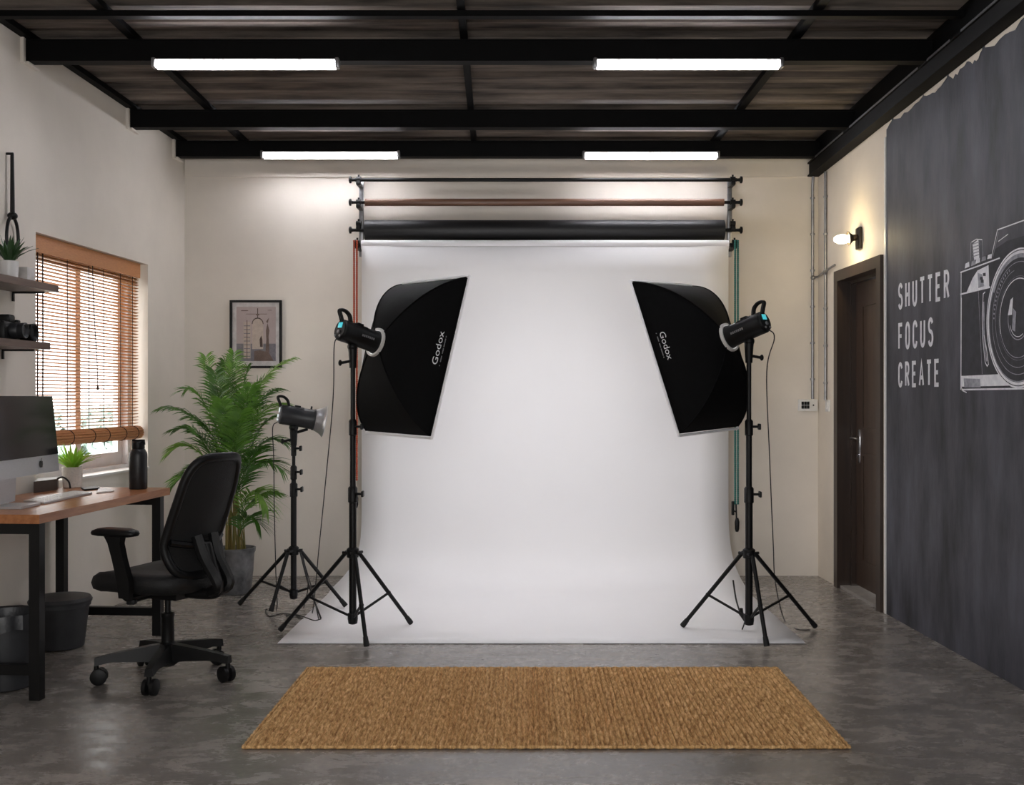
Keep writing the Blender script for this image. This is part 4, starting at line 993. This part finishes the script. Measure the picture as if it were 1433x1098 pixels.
# ================================================================== CHAIR
def office_chair():
    feet=[Fl(137,957),Fl(211,971),Fl(311,953),Fl(312,924),Fl(197,940)]
    cx=sum(f.x for f in feet)/5; cy=sum(f.y for f in feet)/5; c=Vector((cx,cy,0))
    t=thing('office_chair',c,'black mesh-backed office chair with armrests on a five-star caster base at the desk','chair')
    R=.315; a0=math.radians(202)
    for k in range(5):
        a=a0+k*2*math.pi/5; d=Vector((math.cos(a),math.sin(a),0)); q=Vector((-d.y,d.x,0)); mb=MB()
        vs=[]
        for f,w,z0,z1 in ((.03,.034,.08,.17),(.35,.027,.092,.158),(.8,.023,.102,.138),(1.03,.021,.09,.124)):
            p=c+d*R*f
            vs += [p-q*w+Vector((0,0,z0)),p+q*w+Vector((0,0,z0)),p+q*w*.7+Vector((0,0,z1)),p-q*w*.7+Vector((0,0,z1))]
        fs=[(3,2,1,0),(12,13,14,15)]
        for r in range(3):
            for e in range(4): fs.append((r*4+e,r*4+(e+1)%4,r*4+4+(e+1)%4,r*4+4+e))
        mb.add(vs,fs); lg=mb.build('base_leg', M_plas, t, smooth=45)
        p=c+d*R; mb=MB(); mb.tube([p+Vector((0,0,.09)),p+Vector((0,0,.05))],.011,10)
        ca=a+random.uniform(-.8,.8); wd=Vector((math.cos(ca),math.sin(ca),0)); wq=Vector((-wd.y,wd.x,0))
        cen=p-wd*.012+Vector((0,0,.0385))
        for s in (-1,1):
            M=frame(cen+wq*s*.018,wq); mb.lathe([(.028,-.013),(.037,-.009),(.038,0),(.037,.009),(.028,.013)],20,M=M)
        mb.box(cen+Vector((-.014,-.014,-.005)),cen+Vector((.014,.014,.032)),.006)
        mb.build('caster', M_plas, lg)
    mb=MB(); T=Matrix.Translation(c)
    mb.lathe([(.03,.06),(.05,.075),(.046,.16),(.030,.175)],20,M=T); mb.build('base_hub', M_plas, t)
    mb=MB(); mb.lathe([(.030,.17),(.028,.29),(.031,.295),(.031,.31),(.014,.312),(.014,.43)],18,M=T); mb.build('gas_lift', [M_plas], t)
    # frame of the seat: f to the front, s to the near side
    f=Vector((-.915,.40,0)).normalized(); s=Vector((-f.y*-1*-1,f.x,0)); s=Vector((f.y*-1,f.x,0))
    if s.y>0: s=-s
    def L(a,b,z): return c+f*a+s*b+Vector((0,0,z))
    mb=MB()
    mb.hexa([L(-.11,-.07,.385),L(.12,-.07,.385),L(.12,.07,.385),L(-.11,.07,.385),L(-.14,-.10,.435),L(.15,-.10,.435),L(.15,.10,.435),L(-.14,.10,.435)])
    mb.tube([L(.02,.02,.405),L(.03,.2,.395)],.008,8); mb.box(L(.03,.2,.395)-Vector((.02,.02,.012)),L(.03,.2,.395)+Vector((.02,.02,.012)),.006)
    mb.build('tilt_mechanism', M_plas, t, smooth=30)
    # seat: soft slab, waterfall front
    def seat(i,j):
        a=i*2*math.pi; ex=.24 ; sx=abs(math.cos(a))**.55*math.copysign(1,math.cos(a)); sy=abs(math.sin(a))**.55*math.copysign(1,math.sin(a))
        prof=[(0,.422),(.86,.426),(.97,.445),(1.0,.475),(.97,.502),(.88,.518),(.55,.512),(0,.506)]
        k=j*7; q=prof[int(round(k))]
        x=.045+.275*sx*q[0]; y=.25*sy*q[0]
        dz=-.028*max(0,(x-.14)/.18)**2+ .010*(y/.25)**2
        return L(x,y,q[1]+dz)
    mb=MB(); mb.grid(seat,40,7); mb.build('seat', M_seat, t, smooth=60)
    # backrest: mesh panel in a rounded frame, leaning back
    def bk(u,v,o):      # u -1..1 across, v 0..1 up, o thickness towards the back
        lean=-.225-.035*math.sin(v*math.pi*.9)*-1 -.12*v+.05*math.exp(-((v-.3)/.2)**2)
        a=lean-o+.045*u*u
        return L(a,u*.190*(1-.08*v**3),.50+.565*v)
    def rr_(k,n,ins=1.0):
        a=2*math.pi*k/n; x=abs(math.cos(a))**.42*math.copysign(1,math.cos(a)); y=abs(math.sin(a))**.42*math.copysign(1,math.sin(a)); return x*ins,.5+.5*y*ins
    mb=MB(); mb.tube([bk(*rr_(k,48,.97),.0) for k in range(48)],.021,10,closed=True); bf=mb.build('backrest_frame', M_plas, t)
    mb=MB()
    n=48
    for o,flip in ((-.012,0),(.006,1)):
        vs=[bk(rr_(k,n,r)[0],rr_(k,n,r)[1],o) for r in (.96,.7,.45,.2) for k in range(n)]+[bk(0,.5,o)]
        fs=[]
        for r in range(3):
            for k in range(n): fs.append((r*n+k,r*n+(k+1)%n,(r+1)*n+(k+1)%n,(r+1)*n+k))
        for k in range(n): fs.append((3*n+k,3*n+(k+1)%n,4*n))
        mb.add(vs,fs)
    mb.build('backrest_mesh', M_mesh, bf, smooth=60)
    mb=MB(); mb.tube([bk(-.9,.30,.02),bk(-.5,.27,.035),bk(0,.26,.04),bk(.5,.27,.035),bk(.9,.30,.02)],.016,8); mb.build('lumbar_bar', M_plas, bf)
    mb=MB(); 
    mb.tube(spline([L(-.05,0,.42),L(-.2,0,.415),L(-.30,0,.44),bk(0,.12,.05),bk(0,.26,.045)],5),[.026]*21,10)
    for q in (-1,1): mb.tube(spline([L(-.27,q*.02,.43),L(-.33,q*.04,.47),bk(q*.25,.16,.06),bk(q*.3,.34,.035)],5),[.026]*16,8)
    mb.build('back_support', M_plas, t)
    for q in (1,-1):
        mb=MB()
        pth=[L(.02,q*.10,.425),L(.02,q*.23,.42),L(.01,q*.272,.45),L(.03,q*.275,.58),L(.045,q*.272,.70)]
        mb.tube(spline(pth[:3],5),.019,8)
        vs=[]; fs=[]
        for z,a,hw_,th in ((.425,-.005,.030,.013),(.50,-.002,.036,.015),(.60,.03,.034,.015),(.67,.052,.036,.016),(.705,.06,.05,.018)):
            for sa,sb in ((-1,-1),(1,-1),(1,1),(-1,1)): vs.append(L(a+sa*hw_,q*.274+sb*th*q,z))
        for r in range(4):
            for e in range(4): fs.append((r*4+e,r*4+(e+1)%4,r*4+4+(e+1)%4,r*4+4+e))
        fs += [(0,1,2,3),(16,17,18,19)]
        mb.add(vs,fs); ar=mb.build('armrest', M_plas, t)
        mb=MB()
        def pad(i,j):
            a=i*2*math.pi; sx=abs(math.cos(a))**.6*math.copysign(1,math.cos(a)); sy=abs(math.sin(a))**.6*math.copysign(1,math.sin(a))
            pr_=[(0,.700),(.7,.702),(.95,.712),(1,.722),(.95,.732),(.7,.738),(0,.738)]; k=pr_[int(round(j*6))]
            x=.06+.13*sx*k[0]; return L(x,q*.272+.042*sy*k[0],k[1]-.6*max(0,abs(x-.05)-.06)**2*3)
        mb.grid(pad,28,6); mb.build('arm_pad', M_plas, ar, smooth=60)
office_chair()

# ================================================================== PICTURE ON THE BACK WALL
def picture():
    d=7.985; xx=lambda px:(px-VX)*d/FX; zz=lambda py:H+(VY-py)*d/FX
    x0,x1,z0,z1=xx(322),xx(394.5),zz(515),zz(420)
    t=thing('framed_picture',((x0+x1)/2,d,z0),'black framed pale print with an arch hanging on the back wall above the palm','picture')
    mb=MB(); fw=.017
    for a,b in (((x0,z0),(x1,z0+fw)),((x0,z1-fw),(x1,z1)),((x0,z0+fw),(x0+fw,z1-fw)),((x1-fw,z0+fw),(x1,z1-fw))):
        mb.box((a[0],d-.018,a[1]),(b[0],d+.014,b[1]),.002)
    mb.build('picture_frame', M_black, t)
    ix0,ix1,iz0,iz1=x0+fw,x1-fw,z0+fw,z1-fw
    def quad(mb,a,b,o,mi=0): mb.add([(a[0],d-o,a[1]),(b[0],d-o,a[1]),(b[0],d-o,b[1]),(a[0],d-o,b[1])],[(0,1,2,3)],mi)
    mb=MB(); quad(mb,(ix0,iz0),(ix1,iz1),.001); mb.build('mount', M_mat, t, smooth=0)
    px0,px1,pz0,pz1=xx(331),xx(386),zz(505),zz(429)
    mb=MB(); W=px1-px0; Hh=pz1-pz0
    def q(a,b,c,e,o,mi): quad(mb,(px0+W*a,pz0+Hh*b),(px0+W*c,pz0+Hh*e),o,mi)
    def poly(pts,o,mi): mb.add([(px0+W*a,d-o,pz0+Hh*b) for a,b in pts],[tuple(range(len(pts)))],mi)
    q(0,0,1,1,.002,0); q(0,0,1,.32,.0024,1)
    arch=[(.40+.0,.22),(.68,.22),(.68,.68)]+[(.54+.14*math.cos(math.pi*k/10),.68+.10*math.sin(math.pi*k/10)) for k in range(11)]+[(.40,.68)]
    poly(arch,.0028,3)
    for k in range(10):
        a,b=math.pi*k/10,math.pi*(k+1)/10
        poly([(.54+.15*math.cos(a),.68+.12*math.sin(a)),(.54+.15*math.cos(b),.68+.12*math.sin(b)),(.54+.13*math.cos(b),.68+.10*math.sin(b)),(.54+.13*math.cos(a),.68+.10*math.sin(a))],.0032,4)
    q(.53,.80,.55,.97,.0032,4); q(.50,.84,.58,.86,.0034,2); q(.25,.86,.78,.87,.0034,2); q(.12,.92,.3,.935,.0034,2); q(.8,.93,.9,.94,.0034,2)
    poly([(.45,.0),(.95,.0),(.82,.16),(.6,.2),(.45,.18)],.0034,2)
    poly([(.74,.16),(.84,.16),(.82,.45),(.84,.56),(.79,.70),(.75,.56),(.76,.4)],.0036,2); poly([(.75,.72),(.83,.80),(.80,.70)],.0036,2)
    poly([(.60,.26),(.67,.26),(.66,.40),(.63,.47),(.59,.40)],.0036,4)
    q(.18,.05,.36,.72,.0030,3); 
    for k in range(9): q(.19,.08+.07*k,.35,.095+.07*k,.0034,1)
    q(.26,.04,.28,.75,.0037,2)
    mb.build('print', [M_art1,M_art2,M_art3,M_art4,M_art5], t, smooth=0)
    mb=MB(); quad(mb,(ix0,iz0),(ix1,iz1),.010); mb.build('picture_glass', M_pglass, t, smooth=0)
picture()

# ================================================================== RIGHT SIDE: PIPES, SWITCHES, LAMP
x=(1137-VX)*7.99/FX; z0=H+(VY-560)*7.99/FX; z1=H+(VY-246)*7.99/FX
mb=MB(); mb.tube([(x,7.985,z0+.01),(x,7.985,2.9),(x,7.972,2.95),(x,7.972,z1+.06)],.0105,10)
for k in range(6): mb.box((x-.016,7.978,z0+.15+k*.27),(x+.016,8.0,z0+.165+k*.27),.002)
tag(mb.build('conduit_pipe',M_alu),'grey conduit on the back wall running down to the wall switch panel','pipe','wall conduits')
pj=RW(1157.5,560); pt=RW(1157.5,240)
mb=MB(); mb.tube([(pj.x-.012,pj.y,pj.z),(pj.x-.012,pj.y,pt.z)],.0105,10)
for k in range(6): mb.box((pj.x-.024,pj.y-.016,pj.z+.12+k*.27),(pj.x-.0,pj.y+.016,pj.z+.135+k*.27),.002)
tag(mb.build('conduit_pipe',M_alu),'grey conduit on the right wall beside the door, above the small white switch','pipe','wall conduits')
zc=H+(VY-387)*7.95/FX
mb=MB(); ye=dA+.01
mb.tube([(x,7.968,zc-.005),(rwx(7.95)-.02,7.968,zc),(rwx(7.95)-.012,7.95,zc),(rwx(pj.y)-.03,pj.y,zc+.01),(rwx(ye)-.012,ye,zc+.04)],.008,8)
mb.ball((x,7.975,zc-.005),.018,n=10); mb.ball((rwx(pj.y)-.016,pj.y,zc+.01),.018,n=10)
tag(mb.build('conduit_branch',M_alu),'short grey conduit linking the two upright pipes in the corner','pipe')
a=P(1117,575,7.99); b=P(1143.5,558.5,7.99)
t=thing('wall_control_panel',((a.x+b.x)/2,7.99,a.z),'white wall control panel with a black keypad under the conduit','switch panel')
mb=MB(); mb.box((a.x,7.968,a.z),(b.x,8.0,b.z),.005); mb.build('plate', M_white, t)
mb=MB(); w=b.x-a.x
for i in range(3):
    for j in range(2):
        mb.box((a.x+w*(.13+.145*i),7.963,a.z+.018+.028*j),(a.x+w*(.13+.145*i)+w*.13,7.969,a.z+.018+.028*j+.025),.002)
mb.build('keypad', M_black, t)
mb=MB(); mb.lathe([(.006,0),(.006,.004)],10,M=Matrix.Translation((a.x+w*.76,7.968,(a.z+b.z)/2))@Matrix.Rotation(math.pi/2,4,'X')); mb.build('indicator', M_plas2, t)
q=RW(1159.5,567); mb=MB(); mb.box((q.x-.012,q.y-.045,q.z-.045),(q.x+.002,q.y+.045,q.z+.04),.004)
t=thing('light_switch',(q.x,q.y,q.z-.045),'small white light switch on the right wall beside the door frame','switch')
mb.build('plate', M_white, t); mb=MB(); mb.box((q.x-.018,q.y-.02,q.z-.03),(q.x-.011,q.y+.02,q.z+.025),.003); mb.build('rocker', M_white, t)
q=RW(1204,334); lx=q.x
t=thing('wall_lamp',(lx,q.y,q.z-.08),'small lit warm wall lamp above the dark door','wall lamp')
mb=MB(); mb.box((lx-.022,q.y-.045,q.z-.07),(lx+.001,q.y+.045,q.z+.075),.008); mb.build('back_plate', mat('bronze',(62,54,44),.35,.5), t)
dirv=Vector((-1,.05,-.12)).normalized(); M=frame(Vector((lx-.02,q.y,q.z+.01)),dirv)
mb=MB(); mb.M=M; mb.lathe([(.020,-.01),(.022,.03),(.045,.055),(.048,.06)],20); mb.build('lamp_holder', MATS['bronze'], t)
mb=MB(); bc_=Vector((lx-.02,q.y,q.z+.01))+dirv*.10; mb.ball(bc_,.047,n=20,sq=(1.15,1,.62)); mb.build('bulb', M_bulb, t)

# ================================================================== PAINTED WORDS AND CAMERA ON THE CHARCOAL WALL
uR=Vector((RS,-1,0)).normalized()    # reading direction on the wall (towards the viewer)
nR=Vector((-1,-RS,0)).normalized()
ORG=RW(1257,556)
def wpt(a,z,o=.002): return Vector((ORG.x,ORG.y,0))+uR*a+Vector((0,0,z))+nR*o
def wco(px,py):
    p=RW(px,py); return ((p-ORG).dot(uR), p.z)
def ribbon(mb,pts,w,o=.002,closed=False,mi=0):
    n=len(pts); L=[];R_=[]
    for i in range(n):
        if closed: a,b,c=pts[i-1],pts[i],pts[(i+1)%n]
        else: a,b,c=pts[max(0,i-1)],pts[i],pts[min(n-1,i+1)]
        d1=Vector((b[0]-a[0],b[1]-a[1])); d2=Vector((c[0]-b[0],c[1]-b[1]))
        if d1.length<1e-9: d1=d2
        if d2.length<1e-9: d2=d1
        d1.normalize(); d2.normalize(); t=(d1+d2)
        if t.length<1e-6: t=d1
        t.normalize(); nn=Vector((-t.y,t.x)); k=1/max(.5,nn.dot(Vector((-d1.y,d1.x))))
        L.append(wpt(b[0]+nn.x*w/2*k,b[1]+nn.y*w/2*k,o)); R_.append(wpt(b[0]-nn.x*w/2*k,b[1]-nn.y*w/2*k,o))
    fs=[(i,(i+1)%n,n+(i+1)%n,n+i) for i in range(n if closed else n-1)]
    mb.add(L+R_,fs,mi)
def arc(cx,cy,rx_,ry_,a0,a1,n=10): return [(cx+rx_*math.cos(math.radians(a0+(a1-a0)*k/n)),cy+ry_*math.sin(math.radians(a0+(a1-a0)*k/n))) for k in range(n+1)]
GL={'S':[arc(.5,.76,.42,.24,20,270,12)+arc(.5,.26,.44,.26,90,-160,12)],
 'H':[[(.08,0),(.08,1)],[(.92,0),(.92,1)],[(.08,.5),(.92,.5)]],
 'U':[[(.08,1),(.08,.3)]+arc(.5,.28,.42,.28,180,360,10)+[(.92,.3),(.92,1)]],
 'T':[[(0,1),(1,1)],[(.5,1),(.5,0)]],
 'E':[[(.95,1),(.1,1),(.1,0),(.95,0)],[(.1,.52),(.82,.52)]],
 'R':[[(.1,0),(.1,1),(.5,1)]+arc(.55,.75,.36,.25,90,-90,8)+[(.1,.5)],[(.5,.5),(.95,0)]],
 'F':[[(.95,1),(.1,1),(.1,0)],[(.1,.52),(.8,.52)]],
 'O':[arc(.5,.72,.42,.28,0,180,8)+arc(.5,.28,.42,.28,180,360,8)+[(.92,.72)]],
 'C':[arc(.5,.74,.42,.26,10,180,8)+arc(.5,.26,.42,.26,180,350,8)],
 'A':[[(.02,0),(.5,1),(.98,0)],[(.2,.33),(.8,.33)]]}
def word(txt,pxr,pt,pb,ptr,pbr,label):
    a0=0.0; a1=wco(pxr,450)[0]; z1=(wco(1257,pt)[1]+wco(pxr,ptr)[1])/2; z0=(wco(1257,pb)[1]+wco(pxr,pbr)[1])/2
    n=len(txt); cw=(a1-a0)/(n-.22); lw=cw*.74; sw=.023
    t=thing('wall_lettering',wpt(0,z0,0),label,'lettering','white words on the charcoal wall')
    for k,ch in enumerate(txt):
        mb=MB()
        for pl in GL[ch]:
            ribbon(mb,[(a0+k*cw+sw/2+(lw-sw)*x, z0+sw/2+(z1-z0-sw)*y) for x,y in pl],sw,.002)
        mb.build('letter',M_paint,t,smooth=0)
word('SHUTTER',1330,396,434,376.5,418,'white painted word SHUTTER, top line on the charcoal wall')
word('FOCUS',1307.5,451,490,444,485,'white painted word FOCUS, middle line on the charcoal wall')
word('CREATE',1316,507,544,501,539,'white painted word CREATE, bottom line on the charcoal wall')
def mural():
    Z=lambda x,y: wco(1233+x/3.66,280+y/3.66)
    mb=MB(); LN=.008
    yl=lambda pts,w=LN,o=.002,closed=False,mi=0: ribbon(mb,[Z(*p) for p in pts],w,o,closed,mi)
    def fill(pts,o,mi): mb.add([wpt(*Z(*p),o) for p in pts],[tuple(range(len(pts)))],mi)
    def fillw(pts,o,mi): mb.add([wpt(*p,o) for p in pts],[tuple(range(len(pts)))],mi)
    cx=wco(1233+690/3.66,280+606/3.66); ccx,ccz=cx; Rr=(wco(1419,280+250/3.66)[1]-wco(1419,280+960/3.66)[1])/2; ccx=wco(1233+543/3.66,445)[0]+Rr
    far=ccx+Rr+.42            # right end of the body, outside the photo
    bl=Z(410,970); tl=Z(412,370)
    zb=bl[1]; zt=tl[1]
    # body fill and outline
    fillw([(bl[0],zb),(far,zb),(far,zt+.09),(bl[0]+.5,zt+.09),(tl[0],zt)],.001,2)
    ribbon(mb,[(bl[0]+.01,zb),(far,zb)],LN); ribbon(mb,[bl,(tl[0],zt)],LN)
    yl([(408,370),(500,337),(610,296)],.007); yl([(408,482),(560,445)],.008)
    fill([(440,470),(470,400),(495,360),(552,332),(556,448)],.0016,0); fill([(500,450),(497,372),(520,380),(530,440)],.0018,1)
    for p in ((515,400),(530,380),(520,415)): fill([(p[0]-7,p[1]-6),(p[0]+7,p[1]-9),(p[0]+8,p[1]+8),(p[0]-6,p[1]+8)],.002,2)
    # bottom plate
    fillw([(bl[0],Z(410,900)[1]),(far,Z(410,900)[1]),(far,Z(410,955)[1]),(bl[0],Z(410,955)[1])],.0015,0)
    fill([(425,912),(508,915),(512,958),(428,958)],.0018,1); yl([(410,902),(512,906),(515,925)],.006,.0022)
    yl([(412,955),(420,975),(440,985)],.006)
    # leather front with grip
    yl([(414,500),(412,900)],.005); yl([(500,460),(520,890)],.004,mi=1)
    yl([(535,470),(525,480),(520,600),(522,700),(535,830),(545,850),(552,840),(545,780),(530,690)],.006)
    yl([(527,520),(529,700),(543,825)],.014,.0018,mi=1)
    # knob and shutter button
    fill([(470,225),(500,200),(505,300),(478,306)],.0015,0); yl([(462,215),(460,310)],.005,mi=1); yl([(520,205),(524,292)],.005,mi=1); yl([(465,215),(490,200),(520,202)],.005)
    for k in range(5): yl([(472,225+16*k),(505,214+16*k)],.005,.0022,mi=1)
    for k,xk in enumerate((430,462,485,515,545)): fill([(xk,350-12*k),(xk+4,325-11*k),(xk+22,315-10*k),(xk+24,340-11*k)],.0016,0 if k%2==0 else 1)
    # prism housing
    yl([(565,300),(598,152),(708,112)],.006); yl([(575,290),(603,165)],.004,mi=1)
    e=wco(1433,280+112/3.66); p0=Z(708,112); ribbon(mb,[p0,(p0[0]+.45,p0[1]),(p0[0]+.58,p0[1]-.2),(far-.1,zt+.08)],.006)
    ribbon(mb,[(ccx-.2,zt+.10),(ccx-.1,zt+.12)],.004)
    # lens rings
    def ring(r0,r1,o,mi,a0=0,a1=360,n=72):
        vs=[];m=n
        for k in range(m+1):
            a=math.radians(a0+(a1-a0)*k/m); vs += [wpt(ccx+r0*math.cos(a),ccz+r0*math.sin(a),o),wpt(ccx+r1*math.cos(a),ccz+r1*math.sin(a),o)]
        mb.add(vs,[(2*k,2*k+1,2*k+3,2*k+2) for k in range(m)],mi)
    ring(0.001,Rr*1.0,.0026,2); ring(Rr*.975,Rr,.003,0); ring(Rr*.92,Rr*.962,.003,0); ring(Rr*.86,Rr*.92,.003,1,20,150); ring(Rr*.90,Rr*.915,.003,1)
    ring(Rr*.80,Rr*.81,.003,1); ring(Rr*.70,Rr*.708,.003,1,100,300); ring(Rr*.56,Rr*.575,.003,0,60,200); ring(Rr*.56,Rr*.57,.003,1,200,420)
    ring(Rr*.60,Rr*.603,.003,1,0,360); ring(Rr*.30,Rr*.315,.003,1,150,330); ring(Rr*.26,Rr*.27,.003,0,200,300)
    for ang in range(110,180,5): ring(Rr*.74,Rr*.78,.003,1,ang,ang+2,2)
    fillw([(ccx-.10,ccz+.02),(ccx-.075,ccz+.09),(ccx-.05,ccz+.10),(ccx-.06,ccz+.02)],.0034,0); fillw([(ccx-.06,ccz-.05),(ccx-.05,ccz+.05),(ccx-.02,ccz+.03),(ccx-.03,ccz-.06)],.0034,1)
    ribbon(mb,[(far,zb),(far,zt+.09)],LN)
    tag(mb.build('wall_mural',[M_paint,M_paintd,M_paintk],smooth=0),'white chalk-style drawing of an old camera on the charcoal wall','mural')
mural()

# ================================================================== LIGHT, SKY, CAMERA
w=bpy.data.worlds.new('World'); bpy.context.scene.world=w; w.use_nodes=True
bg=w.node_tree.nodes['Background']; bg.inputs[0].default_value=(1,.985,.965,1); nt=w.node_tree; tc=nt.nodes.new('ShaderNodeTexCoord'); sx=nt.nodes.new('ShaderNodeSeparateXYZ'); mr=nt.nodes.new('ShaderNodeMapRange')
nt.links.new(tc.outputs['Generated'],sx.inputs[0]); nt.links.new(sx.outputs['Y'],mr.inputs[0])
mr.inputs[1].default_value=.1; mr.inputs[2].default_value=-.7; mr.inputs[3].default_value=2.6; mr.inputs[4].default_value=3.4
nt.links.new(mr.outputs[0],bg.inputs[1])
ld=bpy.data.lights.new('window_portal','AREA'); ld.shape='RECTANGLE'; ld.size=WY1-WY0; ld.size_y=WZ1-WZ0; ld.cycles.is_portal=True
lo=bpy.data.objects.new('window_portal',ld); C.objects.link(lo); lo.location=(lwx(ym)-.30,ym,(WZ0+WZ1)/2)
lo.rotation_euler=Vector((1,0,0)).to_track_quat('-Z','Z').to_euler()
ld2=bpy.data.lights.new('window_portal','AREA'); ld2.shape='RECTANGLE'; ld2.size=3.5; ld2.size_y=1.6; ld2.cycles.is_portal=True
lo2=bpy.data.objects.new('window_portal',ld2); C.objects.link(lo2); lo2.location=(-.15,Y0-.22,1.7); lo2.rotation_euler=Vector((0,1,0)).to_track_quat('-Z','Z').to_euler()  # portal at the added window behind the viewer
cam=bpy.data.cameras.new('camera'); cam.sensor_fit='HORIZONTAL'; cam.sensor_width=36; cam.lens=36*FX/1433
cam.shift_x=-(VX-716.5)/1433; cam.shift_y=(VY-549)/1433; cam.clip_start=.05
co=bpy.data.objects.new('camera',cam); C.objects.link(co); co.location=(0,0,H); co.rotation_euler=(math.pi/2,0,0)
sc=bpy.context.scene; sc.camera=co
sc.view_settings.view_transform='Standard'; sc.view_settings.look='None'; sc.view_settings.exposure=1.2; sc.view_settings.gamma=1
sc.view_settings.use_curve_mapping=False
